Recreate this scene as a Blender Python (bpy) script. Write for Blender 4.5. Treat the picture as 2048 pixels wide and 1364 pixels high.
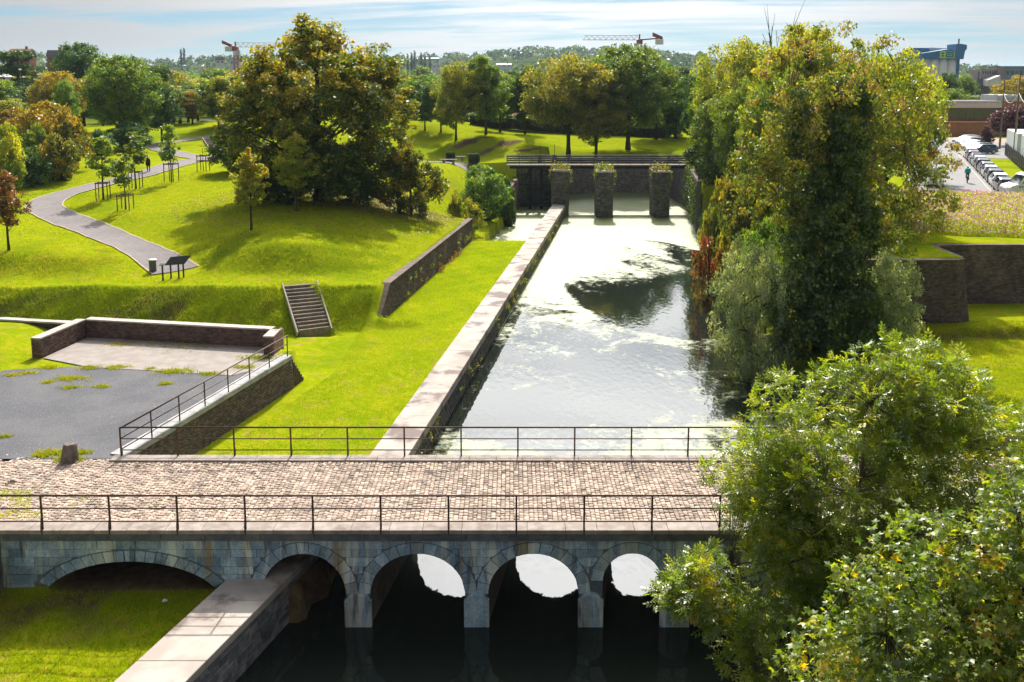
import bpy, bmesh, math, random
import numpy as np
from mathutils import Vector, Matrix, noise as mnoise
R=math.radians
rng=np.random.default_rng(11); random.seed(5)
S=bpy.context.scene; COL=S.collection
for o in list(bpy.data.objects): bpy.data.objects.remove(o)
# ------------------------------------------------ camera
F_PX,CX,CY,HOR,ZC=1900.,1024.,441.,155.,13.4
PITCH=math.atan((CY-HOR)/F_PX)
cam=bpy.data.cameras.new('camera'); camo=bpy.data.objects.new('camera',cam); COL.objects.link(camo)
camo.location=(0,0,ZC); camo.rotation_euler=(math.pi/2-PITCH,0,0)
cam.sensor_width=36; cam.lens=F_PX/2048*36; cam.shift_y=-(682-CY)/2048
cam.clip_start=.3; cam.clip_end=30000
S.camera=camo; S.render.resolution_x=1024; S.render.resolution_y=682
# ------------------------------------------------ sky and sun
SUN_AZ=R(5.0); SUN_EL=R(43)           # azimuth measured from +Y towards +X
W=bpy.data.worlds.new('World'); S.world=W; W.use_nodes=True
nt=W.node_tree; nt.nodes.clear()
def nd(nt,t,**k):
    n=nt.nodes.new(t)
    for a,b in k.items():
        if a.startswith('i_'): n.inputs[a[2:].replace('__',' ')].default_value=b
        else: setattr(n,a,b)
    return n
sky=nd(nt,'ShaderNodeTexSky',sky_type='NISHITA',sun_disc=False,sun_elevation=SUN_EL,sun_rotation=SUN_AZ,altitude=50,air_density=.9,dust_density=.25,ozone_density=3.)
def mth(nt,op,a,b=None,c=None,clamp=False):
    n=nt.nodes.new('ShaderNodeMath'); n.operation=op; n.use_clamp=clamp
    for i,v in enumerate((a,b,c)):
        if v is None: continue
        if isinstance(v,(int,float)): n.inputs[i].default_value=v
        else: nt.links.new(v,n.inputs[i])
    return n.outputs[0]
tc=nd(nt,'ShaderNodeTexCoord'); sep=nd(nt,'ShaderNodeSeparateXYZ')
nt.links.new(tc.outputs['Generated'],sep.inputs[0])
# streaky thin cloud on a flat layer overhead
zz=mth(nt,'ADD',mth(nt,'MAXIMUM',sep.outputs[2],0.0),.055)
cu=mth(nt,'DIVIDE',sep.outputs[0],zz); cv=mth(nt,'DIVIDE',sep.outputs[1],zz)
comb=nd(nt,'ShaderNodeCombineXYZ'); nt.links.new(mth(nt,'MULTIPLY',cu,.30),comb.inputs[0]); nt.links.new(mth(nt,'ADD',mth(nt,'MULTIPLY',cv,.62),mth(nt,'MULTIPLY',cu,.10)),comb.inputs[1])
n1=nd(nt,'ShaderNodeTexNoise',i_Scale=.52,i_Detail=9.,i_Roughness=.55,i_Distortion=1.1); nt.links.new(comb.outputs[0],n1.inputs['Vector'])
n2=nd(nt,'ShaderNodeTexNoise',i_Scale=2.2,i_Detail=8.,i_Roughness=.6,i_Distortion=.6); nt.links.new(comb.outputs[0],n2.inputs['Vector'])
cl=mth(nt,'ADD',mth(nt,'MULTIPLY',n1.outputs[0],.68),mth(nt,'MULTIPLY',n2.outputs[0],.32))
mr=nd(nt,'ShaderNodeMapRange',interpolation_type='SMOOTHSTEP'); nt.links.new(cl,mr.inputs[0])
mr.inputs[1].default_value=.39; mr.inputs[2].default_value=.55
fac=mth(nt,'ADD',mth(nt,'MULTIPLY',mr.outputs[0],.78),.18)
# cloud scatters sunlight forward: a broad soft aureole
sdir=(math.sin(SUN_AZ)*math.cos(SUN_EL),math.cos(SUN_AZ)*math.cos(SUN_EL),math.sin(SUN_EL))
dt=nd(nt,'ShaderNodeVectorMath',operation='DOT_PRODUCT'); nt.links.new(tc.outputs['Generated'],dt.inputs[0]); dt.inputs[1].default_value=sdir
aur=mth(nt,'POWER',mth(nt,'MAXIMUM',dt.outputs['Value'],0.),12.)
cl_l=mth(nt,'MULTIPLY',mth(nt,'ADD',mth(nt,'MULTIPLY',aur,29.),1.),1.55)
cc=nd(nt,'ShaderNodeCombineColor')
for i,k in enumerate((1.0,1.0,.99)): nt.links.new(mth(nt,'MULTIPLY',cl_l,k),cc.inputs[i])
tint=nd(nt,'ShaderNodeMix',data_type='RGBA',blend_type='MULTIPLY'); tint.inputs[0].default_value=1; nt.links.new(sky.outputs[0],tint.inputs[6]); tint.inputs[7].default_value=(.150,.222,.270,1)
mixs=nd(nt,'ShaderNodeMix',data_type='RGBA'); nt.links.new(fac,mixs.inputs[0]); nt.links.new(tint.outputs[2],mixs.inputs[6]); nt.links.new(cc.outputs[0],mixs.inputs[7])
bg=nd(nt,'ShaderNodeBackground',i_Strength=.13); nt.links.new(mixs.outputs[2],bg.inputs[0])
wo=nd(nt,'ShaderNodeOutputWorld'); nt.links.new(bg.outputs[0],wo.inputs[0])
sl=bpy.data.lights.new('sun','SUN'); sl.energy=2.9; sl.angle=R(.6); sl.color=(1,.945,.85)
so=bpy.data.objects.new('sun',sl); COL.objects.link(so)
sd=Vector((math.sin(SUN_AZ)*math.cos(SUN_EL),math.cos(SUN_AZ)*math.cos(SUN_EL),math.sin(SUN_EL)))
so.rotation_euler=sd.to_track_quat('Z','Y').to_euler(); so.location=(0,0,60)
S.view_settings.view_transform='Standard'; S.view_settings.look='None'; S.view_settings.gamma=1; S.view_settings.use_curve_mapping=False
S.view_settings.exposure=1.22
S.render.engine='CYCLES'
S.cycles.max_bounces=8; S.cycles.transparent_max_bounces=8; S.cycles.caustics_reflective=False; S.cycles.caustics_refractive=False

# ------------------------------------------------ measuring helpers: a point of the photo at a known height or distance
_c,_s=math.cos(PITCH),math.sin(PITCH)
def _ray(px,py):
    u=(px-CX)/F_PX; v=-(py-CY)/F_PX
    return u,_c+v*_s,-_s+v*_c
def G(px,py,z):
    a,b,c=_ray(px,py); t=(z-ZC)/c; return Vector((a*t,b*t,z))
def AT(px,py,Y):
    a,b,c=_ray(px,py); t=Y/b; return Vector((a*t,Y,ZC+c*t))
# ------------------------------------------------ object helpers
def link(o,parent=None):
    COL.objects.link(o)
    if parent is not None: o.parent=parent
    return o
def tag(o,label=None,cat=None,group=None,kind=None):
    if label: o['label']=label
    if cat: o['category']=cat
    if group: o['group']=group
    if kind: o['kind']=kind
    return o
def thing(name,label,cat,loc=(0,0,0),rz=0,group=None):
    o=bpy.data.objects.new(name,None); link(o); o.location=loc; o.rotation_euler=(0,0,rz); o.empty_display_size=.3
    return tag(o,label,cat,group)
class MB:
    def __init__(s): s.v=[]; s.f=[]
    def box(s,a,b,top=None):
        x0,y0,z0=a; x1,y1,z1=b; n=len(s.v)
        s.v+=[(x0,y0,z0),(x1,y0,z0),(x1,y1,z0),(x0,y1,z0),(x0,y0,z1),(x1,y0,z1),(x1,y1,z1),(x0,y1,z1)]
        s.f+=[(n+3,n+2,n+1,n),(n+4,n+5,n+6,n+7),(n,n+1,n+5,n+4),(n+1,n+2,n+6,n+5),(n+2,n+3,n+7,n+6),(n+3,n,n+4,n+7)]; return s
    def hexa(s,P):           # 8 corners: bottom 4 ccw then top 4
        n=len(s.v); s.v+=[tuple(p) for p in P]
        s.f+=[(n+3,n+2,n+1,n),(n+4,n+5,n+6,n+7),(n,n+1,n+5,n+4),(n+1,n+2,n+6,n+5),(n+2,n+3,n+7,n+6),(n+3,n,n+4,n+7)]; return s
    def tube(s,pts,rad,k=6,cap=True):
        pts=[Vector(p) for p in pts]; n0=len(s.v); m=len(pts)
        if isinstance(rad,(int,float)): rad=[rad]*m
        prev=None
        for i,p in enumerate(pts):
            d=(pts[min(i+1,m-1)]-pts[max(i-1,0)])
            d=d.normalized() if d.length>1e-9 else Vector((0,0,1))
            if prev is None:
                a=d.orthogonal().normalized()
            else:
                a=(prev-d*prev.dot(d)); a=a.normalized() if a.length>1e-6 else d.orthogonal().normalized()
            prev=a; b=d.cross(a)
            for j in range(k):
                t=2*math.pi*j/k+math.pi/k; s.v.append(tuple(p+(a*math.cos(t)+b*math.sin(t))*rad[i]))
        for i in range(m-1):
            for j in range(k):
                j2=(j+1)%k; s.f.append((n0+i*k+j,n0+i*k+j2,n0+(i+1)*k+j2,n0+(i+1)*k+j))
        if cap:
            s.f.append(tuple(n0+j for j in reversed(range(k)))); s.f.append(tuple(n0+(m-1)*k+j for j in range(k)))
        return s
    def bar(s,a,b,w,h=None,up=(0,0,1)):    # rectangular bar a to b
        a=Vector(a);b=Vector(b); d=(b-a).normalized(); h=h or w
        u=Vector(up)
        if abs(d.dot(u))>.98: u=Vector((0,1,0))
        sx=d.cross(u).normalized(); uz=sx.cross(d).normalized()
        P=[]
        for p in (a,b):
            P+=[p-sx*w/2-uz*h/2,p+sx*w/2-uz*h/2,p+sx*w/2+uz*h/2,p-sx*w/2+uz*h/2]
        n=len(s.v); s.v+=[tuple(p) for p in P]
        s.f+=[(n,n+1,n+2,n+3),(n+7,n+6,n+5,n+4),(n,n+4,n+5,n+1),(n+1,n+5,n+6,n+2),(n+2,n+6,n+7,n+3),(n+3,n+7,n+4,n)]; return s
    def prism(s,poly,axis,a,b):   # poly 2D in the plane normal to axis ('x','y','z'), from a to b
        n=len(s.v); m=len(poly)
        for t in (a,b):
            for p,q in poly:
                s.v.append({'x':(t,p,q),'y':(p,t,q),'z':(p,q,t)}[axis])
        s.f.append(tuple(n+i for i in range(m))); s.f.append(tuple(n+m+i for i in reversed(range(m))))
        for i in range(m):
            j=(i+1)%m; s.f.append((n+i,n+m+i,n+m+j,n+j))
        return s
    def lathe(s,prof,k=14,c=(0,0,0)):   # prof [(r,z)]
        n=len(s.v); m=len(prof)
        for r,z in prof:
            for j in range(k):
                t=2*math.pi*j/k; s.v.append((c[0]+r*math.cos(t),c[1]+r*math.sin(t),c[2]+z))
        for i in range(m-1):
            for j in range(k):
                j2=(j+1)%k; s.f.append((n+i*k+j,n+i*k+j2,n+(i+1)*k+j2,n+(i+1)*k+j))
        s.f.append(tuple(n+j for j in reversed(range(k)))); s.f.append(tuple(n+(m-1)*k+j for j in range(k)))
        return s
    def mesh(s,name,mat,smooth=False,fix=True):
        me=bpy.data.meshes.new(name); me.from_pydata(s.v,[],s.f)
        if fix:
            bm=bmesh.new(); bm.from_mesh(me); bmesh.ops.recalc_face_normals(bm,faces=bm.faces); bm.to_mesh(me); bm.free()
        if mat: me.materials.append(mat)
        if smooth: me.polygons.foreach_set('use_smooth',[True]*len(me.polygons))
        return me
    def build(s,name,mat,parent=None,smooth=False,fix=True,bevel=0):
        o=bpy.data.objects.new(name,s.mesh(name,mat,smooth,fix)); link(o,parent)
        if bevel:
            b=o.modifiers.new('bevel','BEVEL'); b.width=bevel; b.segments=2; b.limit_method='ANGLE'
        return o
def np_mesh(name,V,Fc,mat,attr=None,smooth=False):
    """V (n,3), Fc (m,k) all k-gons; attr dict name -> per-vertex float"""
    V=np.ascontiguousarray(V,dtype=np.float32); Fc=np.ascontiguousarray(Fc,dtype=np.int32); m,k=Fc.shape
    me=bpy.data.meshes.new(name); me.vertices.add(len(V)); me.vertices.foreach_set('co',V.ravel())
    me.loops.add(m*k); me.loops.foreach_set('vertex_index',Fc.ravel()); me.polygons.add(m)
    me.polygons.foreach_set('loop_start',np.arange(0,m*k,k,dtype=np.int32))
    if smooth: me.polygons.foreach_set('use_smooth',np.ones(m,dtype=bool))
    if attr:
        for n,a in attr.items():
            at=me.attributes.new(n,'FLOAT','POINT'); at.data.foreach_set('value',np.ascontiguousarray(a,dtype=np.float32))
    me.update(); me.validate()
    if mat: me.materials.append(mat)
    return me
def npo(name,V,Fc,mat,parent=None,attr=None,smooth=False):
    return link(bpy.data.objects.new(name,np_mesh(name,V,Fc,mat,attr,smooth)),parent)
def sstep(a,b,x):
    t=np.clip((x-a)/(b-a),0,1); return t*t*(3-2*t)
def fnoise(x,y,s,seed=0.):
    """cheap smooth value noise, about -1..1"""
    r=0
    for k,(a,b,c) in enumerate(((1.,.37,1.3),(-.61,1.13,2.1),(.83,-.92,.4),(1.7,1.21,5.2),(-1.9,.77,3.3))):
        r=r+np.sin((x*a+y*b)/s*1.7+c+seed*(k+1.3))*(1,1,1,.5,.5)[k]
    return r/3.2
# ------------------------------------------------ materials
def newmat(name):
    m=bpy.data.materials.new(name); m.use_nodes=True; t=m.node_tree; t.nodes.clear(); return m,t
def L(t,a,b): t.links.new(a,b)
def noise_fac(t,vec,scale,detail=4.,rough=.55,lo=.35,hi=.65,dist=0.):
    n=nd(t,'ShaderNodeTexNoise',i_Scale=scale,i_Detail=detail,i_Roughness=rough,i_Distortion=dist); L(t,vec,n.inputs['Vector'])
    r=nd(t,'ShaderNodeMapRange',interpolation_type='SMOOTHSTEP'); r.inputs[1].default_value=lo; r.inputs[2].default_value=hi; L(t,n.outputs[0],r.inputs[0]); return r.outputs[0],n.outputs[0]
def mixc(t,f,a,b,mode='MIX'):
    m=nd(t,'ShaderNodeMix',data_type='RGBA',blend_type=mode)
    for i,v in ((0,f),(6,a),(7,b)):
        if isinstance(v,tuple): m.inputs[i].default_value=v if len(v)==4 else v+(1,)
        elif isinstance(v,(int,float)): m.inputs[i].default_value=v
        else: L(t,v,m.inputs[i])
    return m.outputs[2]
def pos(t): return nd(t,'ShaderNodeNewGeometry').outputs['Position']
def objc(t): return nd(t,'ShaderNodeTexCoord').outputs['Object']
def scaled(t,v,s):
    m=nd(t,'ShaderNodeVectorMath',operation='MULTIPLY'); L(t,v,m.inputs[0]); m.inputs[1].default_value=s; return m.outputs[0]
def bump(t,h,strength=.5,dist=.02):
    b=nd(t,'ShaderNodeBump'); b.inputs['Strength'].default_value=strength; b.inputs['Distance'].default_value=dist; L(t,h,b.inputs['Height']); return b.outputs[0]
def princ(t,col,rough=.8,spec=.3,normal=None,metal=0.,**k):
    p=nd(t,'ShaderNodeBsdfPrincipled')
    if isinstance(col,tuple): p.inputs['Base Color'].default_value=col if len(col)==4 else col+(1,)
    else: L(t,col,p.inputs['Base Color'])
    if isinstance(rough,(int,float)): p.inputs['Roughness'].default_value=rough
    else: L(t,rough,p.inputs['Roughness'])
    p.inputs['Specular IOR Level'].default_value=spec; p.inputs['Metallic'].default_value=metal
    for a,b in k.items(): p.inputs[a].default_value=b
    if normal is not None: L(t,normal,p.inputs['Normal'])
    return p
def out(t,sh):
    o=nd(t,'ShaderNodeOutputMaterial'); L(t,sh.outputs[0] if hasattr(sh,'outputs') else sh,o.inputs[0])
def simple(name,c1,c2=None,scale=6.,rough=.8,spec=.3,c3=None,s3=.8,bmp=.0,bs=30.,metal=0.,stretch=None,lo3=.5,hi3=.72,per_obj=0.,attr=None):
    m,t=newmat(name); v=pos(t)
    if stretch: v=scaled(t,v,stretch)
    col=c1
    if c2:
        f,_=noise_fac(t,v,scale); col=mixc(t,f,c1,c2)
    if c3:
        f3,_=noise_fac(t,v,s3,6.,.6,lo3,hi3); col=mixc(t,f3,col,c3)
    if per_obj or attr:
        if attr:
            a=nd(t,'ShaderNodeAttribute',attribute_name=attr); rv=a.outputs['Fac']
        else:
            rv=nd(t,'ShaderNodeObjectInfo').outputs['Random']
        hs=nd(t,'ShaderNodeHueSaturation'); L(t,mth(t,'ADD',mth(t,'MULTIPLY',rv,2*per_obj),1-per_obj),hs.inputs['Value'])
        if isinstance(col,tuple): hs.inputs['Color'].default_value=col if len(col)==4 else col+(1,)
        else: L(t,col,hs.inputs['Color'])
        col=hs.outputs[0]
    nrm=None
    if bmp:
        n=nd(t,'ShaderNodeTexNoise',i_Scale=bs,i_Detail=5.,i_Roughness=.65); L(t,v,n.inputs['Vector']); nrm=bump(t,n.outputs[0],bmp,.02)
    out(t,princ(t,col,rough,spec,nrm,metal)); return m
def leafmat(name,cols,trans=.45,gloss=.05,rough=.42,hue=.0,tcol=(1.35,1.25,.55)):
    """cols: list of (pos,color) over the per-leaf attribute 'tint'"""
    m,t=newmat(name)
    a=nd(t,'ShaderNodeAttribute',attribute_name='tint')
    cr=nd(t,'ShaderNodeValToRGB'); L(t,a.outputs['Fac'],cr.inputs[0]); e=cr.color_ramp.elements
    e[0].position,e[0].color=cols[0][0],cols[0][1]+(1,); e[1].position,e[1].color=cols[-1][0],cols[-1][1]+(1,)
    for p,c in cols[1:-1]:
        x=e.new(p); x.color=c+(1,)
    col=cr.outputs[0]
    oi=nd(t,'ShaderNodeObjectInfo'); hs=nd(t,'ShaderNodeHueSaturation'); L(t,col,hs.inputs['Color'])
    L(t,mth(t,'ADD',mth(t,'MULTIPLY',oi.outputs['Random'],.3),.85),hs.inputs['Value'])
    L(t,mth(t,'ADD',mth(t,'MULTIPLY',oi.outputs['Random'],.03),.485),hs.inputs['Hue']); col=hs.outputs[0]
    d=nd(t,'ShaderNodeBsdfDiffuse'); L(t,col,d.inputs[0])
    tr=nd(t,'ShaderNodeBsdfTranslucent'); L(t,mixc(t,1.,col,tcol,'MULTIPLY'),tr.inputs[0])
    mx=nd(t,'ShaderNodeMixShader'); mx.inputs[0].default_value=trans; L(t,d.outputs[0],mx.inputs[1]); L(t,tr.outputs[0],mx.inputs[2])
    g=nd(t,'ShaderNodeBsdfGlossy'); g.inputs['Roughness'].default_value=rough
    m2=nd(t,'ShaderNodeMixShader'); m2.inputs[0].default_value=gloss; L(t,mx.outputs[0],m2.inputs[1]); L(t,g.outputs[0],m2.inputs[2])
    out(t,m2); return m
# ================================================= TERRAIN
WATER_Z=-3.05
YF=26.75                                   # front face of the bridge
def xl(y): return -5.64+.1387*(y-36.6)     # canal wall, left edge of its top
def xr(y): return xl(y)+1.55
def rwx(y): return -8.21+.1459*(y-56.39)   # brick retaining wall on the lawn
def fwl(y): return -8.60+.28*(y-26.74)     # canal wall in front of the bridge
def plx(y): return -13.93+.2548*(y-32.12)  # right edge of the gravel platform
def pback(x): return 46.32-.19*(x+11.6)    # back of the platform
def rbank(y): return np.interp(y,[18,25,27,33,45,65,107,120,137],[8.,8.4,9.,12.5,14.1,14.6,21.,22.5,22.])
def chl(y): return np.interp(y,[87,95,106,122],[-2.9,-2.2,-.6,1.0])   # left edge of the lock chamber
_cp=[(0,575,.6),(150,575,.7),(300,573,.7),(450,572,.72),(600,567,.7),(740,572,.5),(0,545,.75),(120,552,.75),(530,545,.8),(660,545,.75),
(352,541,.8),(300,512,1.0),(230,480,1.35),(150,448,1.7),(105,428,1.95),(88,412,2.1),(110,395,2.3),(160,380,2.5),(220,366,2.7),(300,345,3.3),(370,325,3.45),(460,313,3.5),(620,315,3.2),(760,322,2.9),(880,325,2.7),(1030,327,2.7),
(400,316,3.5),(345,305,3.7),(312,294,3.9),(335,284,4.1),(380,279,4.3),(440,276,4.6),(300,270,4.8),(420,262,5.2),(200,330,3.6),(100,340,3.4),(30,360,2.9),(100,300,4.2),
(0,512,1.7),(100,513,1.7),(190,515,1.5),(20,498,1.9),(0,440,2.2),(40,455,2.0),(270,535,.9),
(470,500,1.9),(550,495,2.1),(620,500,2.0),(690,505,1.4),(440,520,1.2),(500,460,2.3),(592,418,2.6),(640,425,2.6),(250,425,2.3),(340,362,3.1),(205,402,2.4),(400,400,2.6),(470,360,3.0),(620,380,3.0),(700,460,1.7),(760,430,1.9),(820,440,1.3),(880,432,.9),
(785,568,.42),(850,508,.42),(937,437,.42),(740,540,.6),(920,400,1.4),(900,350,2.5),(980,345,2.4),(960,400,.6),
(950,308,2.7),(870,308,2.7),(1040,312,2.7),(860,272,4.5),(950,277,4.6),(1040,284,4.2),(900,262,5.2),(850,250,6.),(1000,267,4.6),(1100,282,3.8),(1200,270,4.),(1140,297,2.8),(1200,300,2.8),(1300,285,3.2),(1400,280,3.2),(1480,288,3.)]
CP=[tuple(G(*p)) for p in _cp]+[(27,66,2.45),(24,58,2.4),(33,64,2.4),(45,64,2.4),(33,78,2.5),(45,95,2),(60,130,2),(80,175,2),(60,80,2),(95,185,2),(25,100,2.4),(30,130,2.5),(22,70,1.6),(20,85,1.8),(26,115,2.4),(-70,70,2),(-75,120,4.),(-90,160,4.5),(-60,190,4.5),(0,200,3.5),(60,200,2.5),(120,130,2),(90,90,2),(70,60,2.2)]
CP=np.array(CP); 
def _tps(r2): return np.where(r2>0,r2*np.log(np.maximum(r2,1e-12)),0)
_A=CP[:,:2]/50; _n=len(_A)
_K=_tps(((_A[:,None]-_A[None])**2).sum(-1))+np.eye(_n)*.0015
_P=np.c_[np.ones(_n),_A]; _M=np.block([[_K,_P],[_P.T,np.zeros((3,3))]])
_w=np.linalg.solve(_M,np.r_[CP[:,2],0,0,0])
def upper(x,y):
    p=np.c_[x.ravel(),y.ravel()]/50; r=np.zeros(len(p))
    for i in range(0,len(p),20000):
        q=p[i:i+20000]; r[i:i+20000]=_tps(((q[:,None]-_A[None])**2).sum(-1))@_w[:_n]+_w[_n]+q@_w[_n+1:]
    return r.reshape(x.shape)
def far_h(x,y):
    """flat plain with wooded hills on the skyline"""
    t=sstep(600,1700,y)
    hill=34+14*np.sin(x/420.+1.2)+9*np.sin(x/171.+.3)+5*np.sin(x/77.)
    hill=hill*(1.-.62*sstep(-300,900,x))
    return 3.2-1.2*sstep(0,60,x)+t*hill
def hgt(x,y):
    x=np.asarray(x,float); y=np.asarray(y,float)
    u=np.clip(upper(np.clip(x,-95,125),np.clip(y,48,200)),-.5,6.5)
    u=u+.035*fnoise(x,y,1.1)+.05*fnoise(x,y,3.7,2.)
    d=np.maximum(np.maximum((y-165)/60,(np.abs(x-10)-85)/40),0); u=u+(far_h(x,y)-u)*sstep(0,1,d)
    # road and car park are level
    rd=sstep(33,38,x)*sstep(84,88,y)*(1-sstep(200,260,y)); u=u*(1-rd)+2.0*rd
    z=u.copy()
    z=np.where(False,z,z)
    # right hand meadow below the bastion
    yb=np.where(x<27.6,56.85,62.05)
    mead=-1.35+.05*fnoise(x,y,2.5)-.38*sstep(.3,-.3,y-(53.6+.11*(x-24)))
    z=np.where((x>9)&(y<yb)&(y>18),mead,z)
    # left: moat lawn, bank up to the terrace
    yf=np.where(x>-14,54.3+.26*(x+12.5),53.9); tb=np.clip((y-yf)/3.3,0,1); tb=.75*tb+.25*sstep(0,1,tb)
    lawn=-1.6+.03*fnoise(x,y,2.2)+.02*fnoise(x,y,.9,1.)
    rough=(.10*fnoise(x,y,.8,3.)+.07*fnoise(x,y,.45,1.))*np.sin(np.pi*np.clip((y-yf)/3.3,0,1))
    left=(x<=xl(y)+.7)
    z=np.where(left&(y<60),lawn+(u-lawn)*tb+rough,z)
    z=np.where(left&(x>rwx(y)-.22)&(y>=56.6)&(y<87.2),lawn,z)
    # slope beside the lock chamber
    xc=chl(y); ts=sstep(0,1,(xc-x)/9.)
    z=np.where(left&(y>=87.2)&(y<122)&(x>xc-9),-2.0+(u+2.0)*ts,z)
    z=np.where(left&(y>=87.2)&(y<121.3)&(x>xc),-4.3,z)
    # platform
    plat=.62*sstep(-22.6,-26,x)*sstep(40,46.5,y)+.0
    inp=(x<plx(y)-.27)&(y>32.2)&(y<pback(x))
    z=np.where(inp,plat-.02,z)
    z=np.where((x<-13.9)&(y>YF+.5)&(y<=32.2),-.28,z)
    z=np.where((x>=-13.9)&(x<xl(y)+.7)&(y>YF-.2)&(y<=32.3),-2.0,z)
    fr=-2.25+.06*fnoise(x,y,1.3)+.3*sstep(24,27,y)
    z=np.where((y<=YF+.1)&(x<fwl(y)+.8),fr,z)
    # canal and basin
    rb=rbank(y); canal=(x>np.where(y<YF,fwl(y)+.8,xl(y)+.7))&(x<rb)&(y<112.5)
    basin=(y>=112.5)&(y<137)&(x>5.5)&(x<rb)
    z=np.where((y>=136.8)&(y<144)&(x>2)&(x<26),np.minimum(z,1.45+(y-136.8)*.33),z)
    z=np.where(canal|basin,-4.3,z)
    dd=x-rb; bk=(dd>=0)&(y<137)&(x>6)
    wid=np.where(y>99,.5,np.where(y>57,6.5,3.2)); tt=sstep(-.06,1,dd/wid)
    z=np.where(bk&(dd<wid),-3.5+(z+3.5)*tt,z)
    st=(np.abs(x-(-11.6-.62*(y-54.6)))<1.05)&(y>54.2)&(y<58.2); z=np.where(st,z-.22,z)
    return z
def axis(segs):
    r=[]
    for a,b,s in segs: r+=list(np.arange(a,b,s))
    return np.array(r+[segs[-1][1]])
gx=axis([(-6000,-1500,500),(-1500,-400,60),(-400,-100,14),(-100,-46,2),(-46,36,.42),(36,60,1.2),(60,130,4),(130,400,14),(400,1500,60),(1500,6000,500)])
gy=axis([(-40,14,6),(14,66,.42),(66,140,.55),(140,200,2),(200,400,10),(400,2400,50),(2400,9000,600)])
X,Y=np.meshgrid(gx,gy)
def snap_x(fn,y0,y1,o1,o2):                # lay two grid columns along a wall so that the step is clean
    for j in np.where((gy>y0)&(gy<y1))[0]:
        c=fn(gy[j]); i=int(np.argmin(np.abs(X[j]-(c+o1)))); X[j,i]=c+o1
        k=i+1; X[j,k]=c+o2
def snap_y(fn,x0,x1,o1,o2):
    for i in np.where((gx>x0)&(gx<x1))[0]:
        c=fn(gx[i]); j=int(np.argmin(np.abs(Y[:,i]-(c+o1)))); Y[j,i]=c+o1; Y[j+1,i]=c+o2
snap_x(rwx,56.5,87.2,-.34,-.10); snap_x(plx,32.3,46.,-.42,-.12)
snap_y(pback,-40,-12.3,-.12,.12); snap_y(lambda x:56.85 if x<27.6 else 62.05,20.5,60,-.12,.12)
Z=hgt(X,Y)
nx,ny=len(gx),len(gy); I=np.arange(nx*ny).reshape(ny,nx)
FQ=np.stack([I[:-1,:-1],I[:-1,1:],I[1:,1:],I[1:,:-1]],-1).reshape(-1,4)
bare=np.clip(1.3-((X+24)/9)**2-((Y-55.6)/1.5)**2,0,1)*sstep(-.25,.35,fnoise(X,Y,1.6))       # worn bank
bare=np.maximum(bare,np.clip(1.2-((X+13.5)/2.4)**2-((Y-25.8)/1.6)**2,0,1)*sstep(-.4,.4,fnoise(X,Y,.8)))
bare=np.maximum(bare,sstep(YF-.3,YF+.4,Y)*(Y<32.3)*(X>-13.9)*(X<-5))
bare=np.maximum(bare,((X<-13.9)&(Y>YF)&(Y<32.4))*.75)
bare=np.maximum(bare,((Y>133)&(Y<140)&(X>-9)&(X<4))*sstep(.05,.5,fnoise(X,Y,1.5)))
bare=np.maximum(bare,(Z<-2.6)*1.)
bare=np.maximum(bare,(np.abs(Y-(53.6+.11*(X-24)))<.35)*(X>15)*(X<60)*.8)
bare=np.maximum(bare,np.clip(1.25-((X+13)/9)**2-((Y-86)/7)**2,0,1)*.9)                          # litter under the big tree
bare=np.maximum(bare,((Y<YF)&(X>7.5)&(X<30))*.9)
wild=np.clip(sstep(.0,.5,np.abs(np.gradient(Z,axis=0)/np.gradient(Y,axis=0)))*1.2,0,1)
m_ground,t=newmat('grass'); v=pos(t)
f1,_=noise_fac(t,v,.35,5.,.6,.3,.7); f2,nfine=noise_fac(t,v,5.5,5.,.75,.32,.68); f3,_=noise_fac(t,v,1.7,5.,.65,.42,.62)
c=mixc(t,f1,(.19,.26,.004),(.27,.31,.004)); c=mixc(t,mth(t,'MULTIPLY',f2,.6),c,(.13,.20,.003)); c=mixc(t,mth(t,'MULTIPLY',f3,.40),c,(.40,.33,.02)); f6,_=noise_fac(t,v,.9,6.,.7,.55,.68,.8); c=mixc(t,mth(t,'MULTIPLY',f6,.7),c,(.30,.20,.06)); f7,_=noise_fac(t,v,.16,5.,.6,.5,.66); c=mixc(t,mth(t,'MULTIPLY',f7,.5),c,(.10,.19,.004))
aw=nd(t,'ShaderNodeAttribute',attribute_name='wild').outputs['Fac']; ab=nd(t,'ShaderNodeAttribute',attribute_name='bare').outputs['Fac']
c=mixc(t,mth(t,'MULTIPLY',aw,.55),c,(.20,.25,.008))
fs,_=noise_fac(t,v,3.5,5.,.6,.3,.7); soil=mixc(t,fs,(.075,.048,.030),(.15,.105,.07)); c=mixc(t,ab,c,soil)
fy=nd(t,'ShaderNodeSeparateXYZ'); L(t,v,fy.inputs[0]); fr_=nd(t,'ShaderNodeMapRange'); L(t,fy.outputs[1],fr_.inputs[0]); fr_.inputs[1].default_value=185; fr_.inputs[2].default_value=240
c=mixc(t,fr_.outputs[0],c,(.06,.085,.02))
hf=mth(t,'ADD',mth(t,'MULTIPLY',nfine,.6),mth(t,'MULTIPLY',f3,.3))
d=nd(t,'ShaderNodeBsdfDiffuse'); L(t,c,d.inputs[0]); L(t,bump(t,hf,.9,.06),d.inputs['Normal']); out(t,d)
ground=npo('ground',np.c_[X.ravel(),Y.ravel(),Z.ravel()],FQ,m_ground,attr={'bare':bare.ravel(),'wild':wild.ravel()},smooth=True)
tag(ground,'bright green mown lawns, banks and distant plain','ground',kind='structure')

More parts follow.
